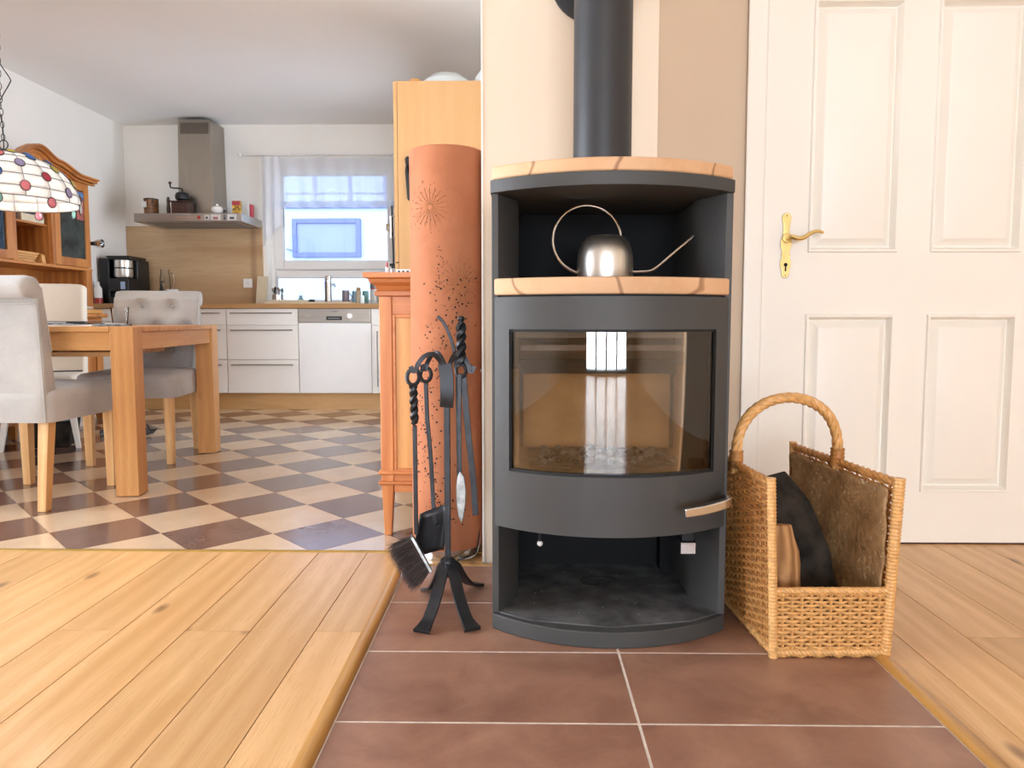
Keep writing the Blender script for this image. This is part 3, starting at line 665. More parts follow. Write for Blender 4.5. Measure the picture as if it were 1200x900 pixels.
def rope(b_, pts, R_, r, strands, turns, n=90):
    pp = [Vector(p) for p in pts]; L = len(pp) - 1
    def at_(t): i = min(int(t * L), L - 1); return pp[i].lerp(pp[i + 1], t * L - i)
    for s in range(strands):
        path = []
        for i in range(n + 1):
            t = i / n; p = at_(t); T = (at_(min(t + .01, 1)) - at_(max(t - .01, 0))).normalized()
            u = Vector((.05, 1, .02)).cross(T).normalized(); v_ = T.cross(u); a = 2 * PI * (turns * t + s / strands)
            path.append(p + (u * math.cos(a) + v_ * math.sin(a)) * R_)
        b_.tube(path, r, 6)
    return b_
rope(MB(), [cor['nl'][1] + Vector((0, 0, -.008)), cor['fl'][1] + Vector((0, 0, -.008))], .005, .0058, 3, 7).build('rim', 'wicker', bk, angle=60)
rope(MB(), [cor['nr'][1] + Vector((0, 0, -.008)), cor['fr'][1] + Vector((0, 0, -.008))], .005, .0058, 3, 7).build('rim', 'wicker', bk, angle=60)
for a, c in (('nl', 'nr'), ('fl', 'fr')):
    q = .158 / .418; p0, p1 = cor[a][0].lerp(cor[a][1], q), cor[c][0].lerp(cor[c][1], q)
    rope(MB(), [p0, p1], .0045, .005, 3, 8).build('rim', 'wicker_light', bk, angle=60)
for a, c in (('nl', 'nr'), ('nr', 'fr'), ('fr', 'fl'), ('fl', 'nl')):
    rope(MB(), [cor[a][0] + Vector((0, 0, .012)), cor[c][0] + Vector((0, 0, .012))], .005, .0058, 3, 9).build('foot_rim', 'wicker_light', bk, angle=60)
hl, hr = cor['nl'][1].lerp(cor['fl'][1], .46), cor['nr'][1].lerp(cor['fr'][1], .52)
mid = (hl + hr) / 2; hp = [hl + Vector((0, 0, -.03))]
for k in range(25):
    a = PI - PI * k / 24; hw = (hr - hl) / 2
    hp.append(mid + hw * math.cos(a) * (1.0) + Vector((0, 0, .012 + .150 * math.sin(a) ** .8)))
hp.append(hr + Vector((0, 0, -.03)))
rope(MB(), hp, .0072, .0074, 4, 5.5, 130).build('handle', 'wicker_light', bk, angle=60, label='twisted cane arch handle')
for c in (hl, hr): MB().tube([c + Vector((0, 0, -.018 + .0035 * i)) for i in range(14)], .0175, 10, scale=[1 + .08 * math.sin(i * PI * .7) for i in range(14)]).build('handle_binding', 'wicker_dark', bk, angle=60)
(a0, a1), (b0, b1) = cor['nr'], cor['fr']
def lining(u, v_):
    p = a0.lerp(b0, .03 + .94 * u).lerp(a1.lerp(b1, .03 + .94 * u), .03 + .91 * v_ + .008 * math.sin(u * 23) * (v_ > .9))
    return tuple(p + Vector((-.012 - .003 * math.sin(u * 19 + v_ * 8) - .002 * math.sin(v_ * 31 + u * 3), 0, 0)))
o = MB().grid(lining, 40, 30).build('lining', 'lining', bk, label='brown checked lining inside the far side'); md = o.modifiers.new('solid', 'SOLIDIFY'); md.thickness = .002
MB().hexa([tuple(cor[k][0] + Vector((0, 0, .012))) for k in ('nl', 'nr', 'fr', 'fl')], [tuple(cor[k][0] + Vector((0, 0, .020))) for k in ('nl', 'nr', 'fr', 'fl')]).build('basket_floor', 'wicker_dark', bk)
# logs
def log_mesh(secs):
    b_ = MB(); m_ = len(secs[0]); n_ = len(secs); vv = [p for s in secs for p in s]; ff = [tuple(range(m_))[::-1], tuple(range((n_ - 1) * m_, n_ * m_))]
    for i in range(n_ - 1):
        for q in range(m_): ff.append((i * m_ + q, i * m_ + (q + 1) % m_, (i + 1) * m_ + (q + 1) % m_, (i + 1) * m_ + q))
    return b_.add(vv, ff)
def split_log(name, label, mat, c0, c1, w, h, seed, bend=0):
    rr = random.Random(seed); c0, c1 = Vector(c0), Vector(c1); ax_ = (c1 - c0).normalized()
    u = Vector((.0, 1, 0)).cross(ax_).normalized(); v_ = ax_.cross(u); base = [(-1, -.8), (-.35, -1), (.5, -.9), (1, -.35), (.85, .5), (.1, 1), (-.7, .75), (-1, .1)]
    secs = []
    for i in range(9):
        t = i / 8; tp = 1 - .35 * max(0, t - .75) * 4 - .12 * max(0, .2 - t) * 5
        c = c0.lerp(c1, t) + u * bend * math.sin(PI * t)
        secs.append([tuple(c + u * (p * w / 2 * tp * (1 + rr.uniform(-.09, .09))) + v_ * (q * h / 2 * tp * (1 + rr.uniform(-.09, .09)))) for p, q in base])
    o = log_mesh(secs).build(name, mat, None, .004, angle=50, seg=2)
    return tag(o, label, 'log', 'logs in the wicker basket')
split_log('split_log', 'charred black split log leaning in the wicker basket', 'char', (.752, 1.745, .045), (.658, 1.85, .375), .105, .07, 3, .018)
split_log('split_log', 'small pale brown split log in the wicker basket', 'log_wood', (.632, 1.665, .035), (.626, 1.70, .285), .085, .055, 5)
split_log('split_log', 'dark bark log lying behind the charred log in the basket', 'char', (.612, 1.93, .05), (.620, 1.95, .34), .06, .08, 9)

# ================================================================== TERRACOTTA COLUMN
tc = thing('terracotta_column', 'tall perforated terracotta lamp column behind the fire tools', 'floor lamp', (-.247, 2.345, 0))
MB().lathe([(.0, .0), (.104, .0), (.104, .042), (0, .042)], 48).build('base_ring', 'chrome', tc, .002)
TR = .1205
MB().lathe([(TR - .012, .038), (TR, .038), (TR - .0005, .3), (TR, .7), (TR - .001, 1.1), (TR, 1.318), (TR - .003, 1.321), (TR - .012, 1.321)], 64).build('shade', 'terracotta', tc)
b_ = MB()
def hole(th, z, r):
    a = R(th); c = Vector((TR * math.sin(a), -TR * math.cos(a), z)); nn = Vector((math.sin(a), -math.cos(a), 0)); u = Vector((math.cos(a), math.sin(a), 0))
    pts = [c + (u * math.cos(k * PI / 3) + Vector((0, 0, 1)) * math.sin(k * PI / 3)) * r for k in range(6)]
    b_.add([p - nn * .004 for p in pts] + [p + nn * .0006 for p in pts], [(6, 7, 8, 9, 10, 11)] + [(k, (k + 1) % 6, 6 + (k + 1) % 6, 6 + k) for k in range(6)])
rh = random.Random(11)
for k in range(330):                       # winding band of punched holes
    z = rh.uniform(.12, .92); cth = -8 - 30 * math.sin((z - .2) * 6.2) ; th = cth + rh.gauss(0, 17); r = rh.choice((.0014, .0018, .0022, .0028, .0034))
    if abs(th) < 80: hole(th, z, r)
for (cth, cz, n_) in ((-20, 1.13, 60), (26, .90, 70)):     # star bursts
    for k in range(n_):
        a = 2 * PI * k / 20 + rh.gauss(0, .06); d_ = rh.uniform(.03, .085)
        hole(cth + math.degrees(d_ * math.cos(a) / TR), cz + d_ * math.sin(a), rh.uniform(.0007, .0014))
for k in range(26):
    t = k / 26; hole(-4 + rh.gauss(0, 5), 1.0 - .13 * t + rh.gauss(0, .012), .0018)
b_.build('perforations', 'black_hole', tc, angle=0, kind='stuff', label='small punched holes in a winding pattern')
b_ = MB()
for (cth, cz) in ((-20, 1.13), (26, .90)):
    for k in range(20):
        a = 2 * PI * k / 20; P = []
        for d_ in (.008, .035, .062):
            th = R(cth) + d_ * math.cos(a) / TR; P.append(((TR + .0001) * math.sin(th), -(TR + .0001) * math.cos(th), cz + d_ * math.sin(a)))
        b_.tube(P, .0007, 4)
b_.build('scratched_rays', 'wicker_dark', tc, angle=0, kind='stuff', label='fine scratched star rays')
o = MB().tube(spline([(-.135, 2.30, .62), (-.15, 2.33, .54), (-.143, 2.34, .45), (-.137, 2.33, .3), (-.133, 2.32, .15), (-.15, 2.28, .02), (-.2, 2.24, .008)], 10), .0035, 7).build('cable', 'cable_white')
tag(o, 'white power cable hanging between the terracotta column and the wall', 'cable')
o = MB().tube(spline([(-.14, 2.37, .5), (-.15, 2.36, .35), (-.135, 2.33, .2), (-.142, 2.29, .09), (-.148, 2.27, .03), (-.16, 2.25, .02), (-.21, 2.228, .008)], 10), .0025, 7).build('cable', 'cable_black')
tag(o, 'thin black cable at the foot of the terracotta column', 'cable')

# ================================================================== PINE CABINET AND TALL CABINET
pc = thing('pine_cabinet', 'orange pine cabinet on tapered legs behind the terracotta column', 'cabinet', (-.507, 2.51, 0))
PX1, PY1 = .372, .95
MB().box(.02, PX1 - .02, .02, PY1, .21, .865).build('body', 'pine_orange', pc)
for (x, y) in ((.0, .0), (PX1 - .045, .0), (.0, PY1 - .045), (PX1 - .045, PY1 - .045)):
    MB().hexa([(x + .008, y + .008, 0), (x + .034, y + .008, 0), (x + .034, y + .034, 0), (x + .008, y + .034, 0)], [(x, y, .20), (x + .045, y, .20), (x + .045, y + .045, .20), (x, y + .045, .20)]).build('leg', 'pine_orange', pc, .003)
    MB().box(x, x + .045, y, y + .045, .20, .87).build('corner_post', 'pine_orange', pc, .003)
MB().box(.045, PX1 - .045, .004, .02, .16, .235).build('bottom_rail', 'pine_orange_x', pc, .002)
MB().box(.045, PX1 - .045, .004, .02, .80, .865).build('top_rail', 'pine_orange_x', pc, .002)
MB().box(.05, PX1 - .05, .010, .021, .24, .795).build('side_panel', 'pine_panel', pc, .004)
frame(MB(), .045, PX1 - .045, .235, .80, .012, .002, .02).build('panel_moulding', 'pine_orange_x', pc, .003)
for z in (.195, .232): MB().box(-.010, PX1 + .01, -.010, PY1, z - .007, z + .007).build('ring_moulding', 'pine_orange_x', pc, .006, seg=3)
cr = [(0, .862), (-.012, .866), (-.012, .880), (-.004, .886), (-.010, .900), (-.028, .912), (-.030, .922), (-.046, .928), (-.046, .945)]
b_ = MB()
for (o_, z0), (o2, z1) in zip(cr, cr[1:]):
    if z1 - z0 < 1e-5: continue
    b_.hexa([(o_, o_, z0), (PX1 - o_, o_, z0), (PX1 - o_, PY1, z0), (o_, PY1, z0)], [(o2, o2, z1), (PX1 - o2, o2, z1), (PX1 - o2, PY1, z1), (o2, PY1, z1)])
b_.build('crown_moulding', 'pine_orange_x', pc)
for y0 in (.05, .50): MB().box(-.004, .02, y0, y0 + .42, .24, .86).build('cabinet_door', 'pine_orange', pc, .003)
# little things on top
cd = thing('candle', 'small white candle with a red tip on the pine cabinet', 'candle', (-.497, 2.62, .945))
MB().cyl(.006, 0, .028, n=12).build('candle_body', 'white_plastic', cd); MB().cyl(.004, .028, .046, n=10).build('red_tip', 'red_enamel', cd)
kb = thing('striped_box', 'black and white striped little box on the pine cabinet', 'box', (-.452, 2.60, .945))
MB().box(-.01, .062, 0, .05, 0, .020).build('box_body', 'white_plastic', kb, .001)
for k in range(4): MB().box(-.002 + .016 * k, .006 + .016 * k, -.002, .0, .002, .0145).build('stripe', 'black_plastic', kb)

tl = thing('tall_cabinet', 'tall light maple cabinet standing behind the terracotta column', 'cabinet', (-.42, 4.02, 0))
MB().box(-.275, .285, 0, .60, 0, 2.098).build('carcass', 'maple', tl, .002)
MB().box(-.298, -.277, .004, .596, .10, 1.10).build('cabinet_door', 'maple', tl, .003); MB().box(-.298, -.277, .004, .596, 1.105, 2.098).build('cabinet_door', 'maple', tl, .003)
for z in (.95, 1.25): MB().tube([(-.3, .07, z), (-.33, .07, z), (-.33, .07, z + .12), (-.3, .07, z + .12)], .005, 8).build('handle', 'chrome', tl)
gb = MB().lathe([(.0, .150), (.03, .149), (.10, .128), (.140, .08), (.150, .0), (.144, .0), (.134, .075), (.096, .121), (.03, .142), (0, .143)], 40).xf(Matrix.Diagonal((1, 1, .72, 1))).build('glass_bowl', 'glass_milky', None, loc=(-.44, 4.25, 2.098))
tag(gb, 'pale glass bowl upside down on top of the tall cabinet', 'bowl')
gb = MB().lathe([(.0, .100), (.03, .092), (.06, .05), (.068, .0), (.063, .0), (.055, .05), (.03, .086), (0, .094)], 32).build('glass_bowl', 'glass_milky', None, loc=(-.21, 4.14, 2.098))
tag(gb, 'smaller pale glass bowl at the wall on the tall cabinet', 'bowl')
b_ = MB().lathe([(0, 0), (.02, .001), (.028, .01), (.03, .016), (.026, .016), (.02, .006), (0, .004)], 16).sphere((.012, 0, .012), .014, .012, .01)
tag(b_.build('wooden_dish', 'pine_panel', None, loc=(-.60, 4.06, 2.098)), 'tiny wooden dish on the front edge of the tall cabinet', 'dish')
for (z, h, lb) in ((1.585, .10, 'upper small black pouch hanging on the tall cabinet side'), (1.44, .20, 'longer black pouch hanging lower on the tall cabinet side')):
    t_ = thing('black_pouch', lb, 'pouch', (-.632, 4.0, z))
    MB().prism([(-.02 + .052 * u - .006 * math.sin(PI * u), v_) for u, v_ in ((0, h * .82), (.1, h * .95), (.4, h), (.8, h * .96), (1, h * .7), (.95, .02), (.6, 0), (.3, .01))], -.008, .0205, 'y').build('pouch_body', 'black_plastic', t_, .006)
    MB().tube([(.006, .006, h * .95), (.008, .004, h + .03), (.016, .006, h * .95)], .002, 6).build('loop', 'black_plastic', t_)

# ================================================================== KITCHEN
def cabinet(name, label, x0, x1, fronts, handle='bar'):
    c = thing(name, label, 'cabinet', ((x0 + x1) / 2, 6.10, 0)); w = (x1 - x0) / 2
    MB().box(-w + .001, w - .001, .022, .60, .145, .878).build('carcass', 'cabinet_white', c)
    for (nm, z0, z1, hv) in fronts:
        f = MB().box(-w + .002, w - .002, 0, .02, z0 + .002, z1 - .002).build(nm, 'cabinet_white', c, .002)
        if hv == 'h':
            zz = z1 - .036 if z1 - z0 < .2 else z1 - .042
            MB().tube([(-w * .86, -.028, zz), (w * .86, -.028, zz)], .006, 8).box(-w * .80, -w * .77, -.028, 0, zz - .004, zz + .004).box(w * .77, w * .80, -.028, 0, zz - .004, zz + .004).build('handle', 'steel_x', f)
        elif hv == 'v':
            MB().tube([(-w * .8, -.028, z1 - .05), (-w * .8, -.028, z0 + .06)], .006, 8).box(-w * .8 - .004, -w * .8 + .004, -.028, 0, z1 - .1, z1 - .09).box(-w * .8 - .004, -w * .8 + .004, -.028, 0, z0 + .1, z0 + .11).build('handle', 'steel_z', f)
    return c
D3 = [('drawer', .735, .876, 'h'), ('drawer', .436, .735, 'h'), ('drawer', .146, .436, 'h')]
cabinet('base_cabinet', 'white drawer unit half hidden behind the grey tufted chair', -3.163, -2.556, D3)
cabinet('base_cabinet', 'white three-drawer unit left of the dishwasher', -2.554, -1.933, D3)
cabinet('base_cabinet', 'narrow white cabinet right of the dishwasher', -1.300, -.75, [('drawer', .735, .876, ''), ('cabinet_door', .146, .735, 'v')])
cabinet('base_cabinet', 'white corner cabinet below the coffee machine', -3.745, -3.165, [('cabinet_door', .146, .876, '')])
dw = thing('dishwasher', 'white dishwasher with a steel control strip below the sink', 'dishwasher', (-1.6165, 6.10, 0))
MB().box(-.313, .313, .02, .60, .145, .878).build('carcass', 'cabinet_white', dw)
MB().box(-.313, .313, 0, .02, .148, .755).build('door_panel', 'white_plastic', dw, .003)
cp = MB().box(-.313, .313, -.004, .02, .760, .874).build('control_panel', 'steel_x', dw, .002)
MB().box(-.07, .065, -.0062, -.004, .780, .812).build('display', 'black_plastic', cp); MB().box(-.055, .05, -.0072, -.006, .791, .800).build('display_strip', 'grey_plastic', cp)
MB().cyl(.023, -.02, -.004, (.133, .815), 24, 'y').build('knob', 'white_plastic', cp, .003); MB().box(-.022, .03, -.0052, -.004, .850, .857).build('badge', 'grey_plastic', cp)
MB().box(-.245, -.215, -.0052, -.004, .815, .818).build('mark', 'white_plastic', cp)
o = MB().box(-3.748, -.75, 6.14, 6.16, 0, .142).build('plinth', 'plinth_oak', None, angle=0); tag(o, 'oak kitchen plinth under the white cabinets', 'plinth')
o = MB().box(-3.748, -.73, 6.08, 6.745, .880, .922).build('worktop', 'worktop_oak', None, .003); tag(o, 'oak kitchen worktop along the window wall', 'worktop')
o = MB().box(-3.745, -2.455, 6.73, 6.748, .923, 1.664).build('backsplash', 'splash_oak', None, .001); tag(o, 'oak splashback panel under the range hood', 'backsplash')
so = thing('wall_socket', 'white power socket on the oak splashback', 'socket', (-2.60, 6.729, 1.128))
MB().box(-.042, .042, -.010, 0, -.042, .042).build('cover', 'white_plastic', so, .003); MB().cyl(.020, -.0115, -.009, (0, 0), 20, 'y').build('insert', 'porcelain', so)
MB().cyl(.003, -.013, -.011, (-.008, 0), 8, 'y').cyl(.003, -.013, -.011, (.008, 0), 8, 'y').build('pin_holes', 'black_hole', so)
# range hood
hd = thing('range_hood', 'stainless steel chimney range hood on the kitchen wall', 'range hood', (-2.93, 6.74, 1.64))
b_ = MB().box(-.475, .475, -.49, 0, .0, .072); b_.build('hood_plate', 'steel_x', hd, .003)
MB().hexa([(-.17, -.30, .072), (.15, -.30, .072), (.15, 0, .072), (-.17, 0, .072)], [(-.155, -.29, .93), (.14, -.29, .93), (.14, 0, .93), (-.155, 0, .93)]).build('chimney', 'steel_z', hd, .004)
MB().box(-.135, .12, -.2915, -.289, .80, .90).build('vent_slot', 'steel_dark', hd)
MB().box(-.10, .045, -.494, -.49, .034, .042).build('grip', 'chrome', hd)
MB().box(-.40, .40, -.43, -.05, -.004, .0).build('filter', 'grey_plastic', hd)
for (x0, x1, z0, z1, mt) in ((.085, .115, .018, .05, 'red_enamel'), (.15, .19, .015, .055, 'paper'), (.205, .29, .012, .06, 'paper'), (.315, .34, .01, .06, 'grey_plastic'), (.352, .43, .012, .062, 'paper')):
    if mt == 'red_enamel': MB().cyl(.015, -.495, -.49, ((x0 + x1) / 2, (z0 + z1) / 2), 16, 'y').build('magnet', mt, hd, label='round red magnet')
    else:
        mg = MB().box(x0, x1, -.494, -.49, z0, z1).build('magnet', mt, hd, .001)
        MB().box(x0 + (x1 - x0) * .25, x0 + (x1 - x0) * .75, -.4955, -.494, z0 + .008, z0 + .026).build('picture', 'photo_red' if x0 > .2 and x0 < .3 else 'paper_dark', mg)
HT = 1.7125
tn = thing('coffee_tin', 'brown printed coffee tin at the left end of the range hood', 'tin', (-3.335, 6.42, HT))
MB().cyl(.06, 0, .145, n=28).build('tin_body', 'tin_brown', tn, .003); MB().cyl(.062, .142, .152, n=28).build('lid', 'black_plastic', tn, .002)
MB().box(-.055, -.012, -.0625, -.04, .07, .12).build('tin_label', 'paper', tn)
gr = thing('coffee_grinder', 'old dark wooden hand coffee grinder on the range hood', 'coffee grinder', (-3.02, 6.355, HT))
MB().box(-.075, .075, -.06, .06, .0, .105).build('box_body', 'grinder_wood', gr, .006); MB().box(-.085, .085, -.07, .07, .105, .115).build('lid_plate', 'grinder_wood', gr, .003)
MB().lathe([(.0, .115), (.035, .115), (.058, .135), (.062, .165), (.05, .19), (.02, .2), (0, .2)], 24).build('hopper', 'iron', gr)
MB().bar(spline([(.0, 0, .2), (0, 0, .225), (-.02, 0, .232), (-.09, -.01, .236), (-.10, -.01, .25), (-.102, -.01, .268)], 5), .011, .009).build('crank', 'iron', gr, .002)
MB().sphere((-.102, -.01, .278), .014).build('crank_knob', 'grinder_wood', gr); MB().box(-.04, .04, -.066, -.058, .015, .06).build('drawer', 'grinder_wood', gr, .003)
pp = thing('pepper_bottle', 'slim dark bottle between the coffee tin and the grinder', 'bottle', (-3.16, 6.38, HT))
MB().lathe([(0, 0), (.016, 0), (.017, .06), (.013, .10), (.015, .14), (.008, .15), (0, .15)], 16).build('bottle_body', 'grinder_wood', pp); MB().sphere((0, 0, .153), .011).build('cap', 'black_plastic', pp)
sg = thing('sugar_bowl', 'round white porcelain bowl with knob on the range hood', 'bowl', (-2.715, 6.36, HT))
MB().lathe([(0, 0), (.03, 0), (.048, .02), (.052, .042), (.045, .064), (.025, .078), (0, .082)], 24).build('bowl_body', 'porcelain', sg); MB().sphere((0, 0, .086), .011).build('knob', 'porcelain', sg)
sb = thing('spice_box', 'small black pepper mill next to the white bowl on the hood', 'pepper mill', (-2.645, 6.35, HT))
MB().lathe([(0, 0), (.012, 0), (.009, .02), (.012, .035), (.006, .045), (0, .046)], 14).build('mill_body', 'black_plastic', sb); MB().sphere((0, 0, .047), .006).build('mill_top', 'chrome', sb)
pk1 = thing('snack_packet', 'yellow and red food packet on the right end of the hood', 'packet', (-2.545, 6.38, HT))
MB().box(-.035, .035, -.02, .02, 0, .125).build('packet_body', 'pack_yellow', pk1, .004); MB().box(-.036, .036, -.0215, -.019, .085, .12).build('packet_band', 'pack_red', pk1)
pk2 = thing('red_carton', 'slim red and white carton at the far right of the hood', 'carton', (-2.488, 6.55, HT))
MB().box(-.02, .02, -.03, .03, 0, .12).build('carton_body', 'pack_red', pk2, .002); MB().box(-.022, .0, -.032, .03, 0, .122).build('carton_side', 'paper', pk2, .002)
# sink and the things around it
CT = .922
sk = thing('kitchen_sink', 'beige rimmed kitchen sink with drainer below the window', 'sink', (-1.86, 6.40, CT))
frame(MB(), -.38, .36, -.24, .24, .03, 0, .016).xf(Matrix(((1, 0, 0, 0), (0, 0, 1, 0), (0, 1, 0, 0), (0, 0, 0, 1)))).build('rim', 'board_beige', sk, .003)
MB().box(-.35, .0, -.21, .21, .001, .012).build('drainer', 'board_beige', sk, .002); MB().box(.0, .33, -.21, .21, .0005, .003).build('basin', 'steel_x', sk)
for k in range(6): MB().box(-.33, -.04, -.18 + .065 * k, -.165 + .065 * k, .012, .016).build('drainer_rib', 'board_beige', sk)
tg_ = thing('dish_cloth_tray', 'small beige tray with a dark sponge on the sink edge', 'tray', (-2.02, 6.25, CT + .016))
MB().box(-.20, .14, -.04, .06, 0, .018).build('tray', 'board_beige', tg_, .004); MB().box(.15, .185, -.03, .03, 0, .022).build('sponge', 'char', tg_, .004)
fk = thing('kitchen_tap', 'tall brushed steel cylinder tap standing at the sink', 'tap', (-1.735, 6.35, CT + .010))
MB().lathe([(0, 0), (.036, 0), (.036, .006), (.030, .012), (.030, .19), (0, .19)], 24).build('tap_body', 'steel_z', fk); MB().lathe([(0, .193), (.030, .193), (.030, .225), (.026, .24), (0, .242)], 24).build('tap_lever', 'chrome', fk)
MB().tube([(0, .02, .15), (.02, .13, .17), (.02, .16, .16)], .012, 10).build('tap_spout', 'chrome', fk)
def mug(name, label, cat, x, y, r, h, mat, handle=True, rim=None):
    t_ = thing(name, label, cat, (x, y, CT)); MB().lathe([(0, 0), (r * .9, 0), (r, .01), (r, h), (r * .9, h), (r * .88, .012), (0, .01)], 22).build('cup_body', mat, t_)
    if handle: MB().tube([(r * .9 + .028 * math.sin(PI * k / 8), 0, h * (.2 + .6 * k / 8)) for k in range(9)], .005, 7).build('handle', rim or mat, t_)
    return t_
mug('mauve_mug', 'mauve grey mug right of the kitchen tap', 'mug', -1.60, 6.44, .032, .125, 'mauve_cup')
mug('blue_mug', 'pale blue tumbler beside the cork-topped jar', 'mug', -1.522, 6.47, .027, .12, 'blue_cup', False)
ct = mug('storage_jar', 'cream jar with a cork stopper between the coloured cups', 'jar', -1.475, 6.40, .022, .12, 'board_beige', False)
MB().lathe([(0, .12), (.018, .12), (.02, .14), (.012, .15), (0, .15)], 14).build('cork', 'cork', ct)
mug('teal_mug', 'teal tumbler right of the cork-topped jar', 'mug', -1.425, 6.46, .027, .12, 'teal_cup', False)
jr = thing('lidded_jar', 'tall glass jar with a grey lid at the right of the sink', 'jar', (-1.305, 6.32, CT))
MB().lathe([(0, 0), (.044, 0), (.046, .01), (.046, .12), (.040, .135), (.0, .135)], 24).build('jar_body', 'glass_milky', jr); MB().cyl(.048, .138, .20, n=24).build('lid', 'grey_plastic', jr, .003); MB().cyl(.0465, .130, .139, n=24).build('seal_ring', 'red_enamel', jr)
mug('steel_mug', 'black and silver mug next to the lidded jar', 'mug', -1.175, 6.24, .032, .095, 'black_plastic', True, 'chrome'); mug('glass_mug', 'clear grey glass mug at the pine cabinet side', 'mug', -1.105, 6.28, .032, .095, 'glass_milky')
mug('steel_beaker', 'small shiny steel beaker left of the black mug', 'beaker', -1.225, 6.25, .024, .09, 'chrome', False); mug('drinking_beaker', 'short pale glass right of the sink rim', 'beaker', -1.40, 6.20, .022, .07, 'glass_milky', False)
uc = thing('utensil_holder', 'steel utensil cup full of dark kitchen tools by the window', 'utensil holder', (-2.245, 6.52, CT))
MB().lathe([(0, 0), (.05, 0), (.052, .09), (.048, .09), (.046, .01), (0, .01)], 22).build('cup_body', 'chrome', uc)
for k in range(7):
    a = k * .9; MB().tube([(.02 * math.cos(a), .02 * math.sin(a), .012), (.042 * math.cos(a), .042 * math.sin(a), .115 + .01 * (k % 3))], .004, 6).sphere((.044 * math.cos(a), .044 * math.sin(a), .125 + .01 * (k % 3)), .012, .007, .016, 8, 6).build('utensil', 'black_plastic' if k % 2 else 'steel_z', uc)
db_ = thing('soap_bottle', 'small clear soap bottle with blue cap on the window side', 'bottle', (-2.06, 6.60, CT))
MB().lathe([(0, 0), (.03, 0), (.032, .04), (.022, .055), (.014, .06), (0, .06)], 18).build('bottle_body', 'teal_cup', db_); MB().cyl(.016, .06, .085, n=14).build('cap', 'blue_cup', db_)
o = MB().hexa([(-2.50, 6.64, CT), (-2.40, 6.64, CT), (-2.40, 6.665, CT), (-2.50, 6.665, CT)], [(-2.50, 6.70, 1.19), (-2.40, 6.70, 1.19), (-2.40, 6.725, 1.19), (-2.50, 6.725, 1.19)]).build('cutting_board', 'board_beige', None, .004)
tag(o, 'pale cutting board leaning against the splashback edge', 'cutting board')
# coffee machine corner
cm = thing('coffee_machine', 'black and steel coffee machine in the kitchen corner', 'coffee machine', (-3.60, 6.40, CT), 0)
MB().box(-.13, -.04, -.16, .20, 0, .40).box(-.04, .13, .0, .20, 0, .40).box(-.04, .13, -.18, .20, 0, .06).box(-.04, .13, -.16, .02, .11, .225).build('body', 'black_plastic', cm, .006)
MB().lathe([(0, .235), (.072, .235), (.078, .25), (.078, .385), (0, .385)], 28, (.045, -.08, 0)).build('steel_front', 'steel_can', cm)
MB().box(-.05, .145, -.16, .12, .39, .41).box(-.08, .13, -.13, .15, .41, .425).build('lid', 'black_plastic', cm, .004); MB().lathe([(.0795, .0), (.0795, .012)], 28, (.045, -.08, .31), False).build('band', 'black_plastic', cm)
MB().box(.06, .10, -.1625, -.16, .13, .195).build('display', 'screen_glow', cm, label='small pale lit display')
o = thing('syrup_bottle', 'black pump bottle beside the coffee machine', 'bottle', (-3.31, 6.50, CT)); MB().lathe([(0, 0), (.03, 0), (.03, .12), (.01, .15), (.01, .19), (0, .19)], 16).build('bottle_body', 'black_plastic', o); MB().tube([(0, 0, .19), (0, 0, .21), (.03, -.01, .208)], .005, 6).build('pump', 'black_plastic', o)
o = thing('filter_box', 'small white box right of the black pump bottle', 'box', (-3.22, 6.52, CT)); MB().box(-.045, .045, -.03, .03, 0, .14).build('box_body', 'white_plastic', o, .004); MB().cyl(.018, -.034, -.03, (-.03, .11), 16, 'y').build('dial', 'black_plastic', o)
o = thing('glass_carafe', 'clear glass carafe with thin handle behind the coffee machine', 'carafe', (-3.345, 6.64, CT)); MB().lathe([(0, 0), (.045, 0), (.045, .25), (.035, .3), (.04, .33), (.036, .33), (.031, .3), (.041, .25), (.041, .008), (0, .008)], 20).build('carafe_body', 'drink_glass', o); MB().tube([(.04, 0, .3), (.08, 0, .29), (.085, 0, .2), (.045, 0, .12)], .004, 6).build('handle', 'chrome', o)
o = thing('milk_bottle', 'white bottle with red base left of the coffee machine', 'bottle', (-3.70, 6.17, CT)); MB().lathe([(0, .05), (.032, .05), (.032, .13), (.014, .16), (.014, .19), (0, .19)], 16).build('bottle_body', 'white_plastic', o); MB().cyl(.034, 0, .05, n=16).build('red_base', 'red_enamel', o)
# curtain
rd = thing('curtain_rod', 'thin white curtain rod above the kitchen window', 'curtain rod', (-1.83, 6.69, 2.312))
MB().tube([(-.79, 0, 0), (.85, 0, 0)], .008, 10).build('rod', 'frame_white', rd); MB().sphere((-.80, 0, 0), .016).build('finial', 'frame_white', rd); MB().sphere((.86, 0, 0), .016).build('finial', 'frame_white', rd)
for x in (-.60, .6): MB().box(x - .008, x + .008, -.006, .06, -.01, .01).build('bracket', 'frame_white', rd)
cu = thing('sheer_curtain', 'sheer white cafe curtain hanging over the upper kitchen window', 'curtain', (-1.78, 6.69, 2.30))
def drape(x0, x1, ztop, zfun, amp, freq, y0=0):
    def f(u, v_):
        x = x0 + (x1 - x0) * u; z = ztop + (zfun(u) - ztop) * v_
        return (x, y0 - .008 + amp * (.3 + .7 * v_) * math.sin(freq * x + .6 * math.sin(3 * x)), z)
    return f
MB().grid(drape(-.62, .62, -.012, lambda u: -.43 + .012 * math.cos(u * 6 * PI), .016, 34), 150, 12).build('valance', 'voile', cu, angle=80)
MB().grid(drape(-.62, .62, -.415, lambda u: -.475, .016, 34, -.004), 150, 2).build('hem', 'voile_hem', cu, angle=80)
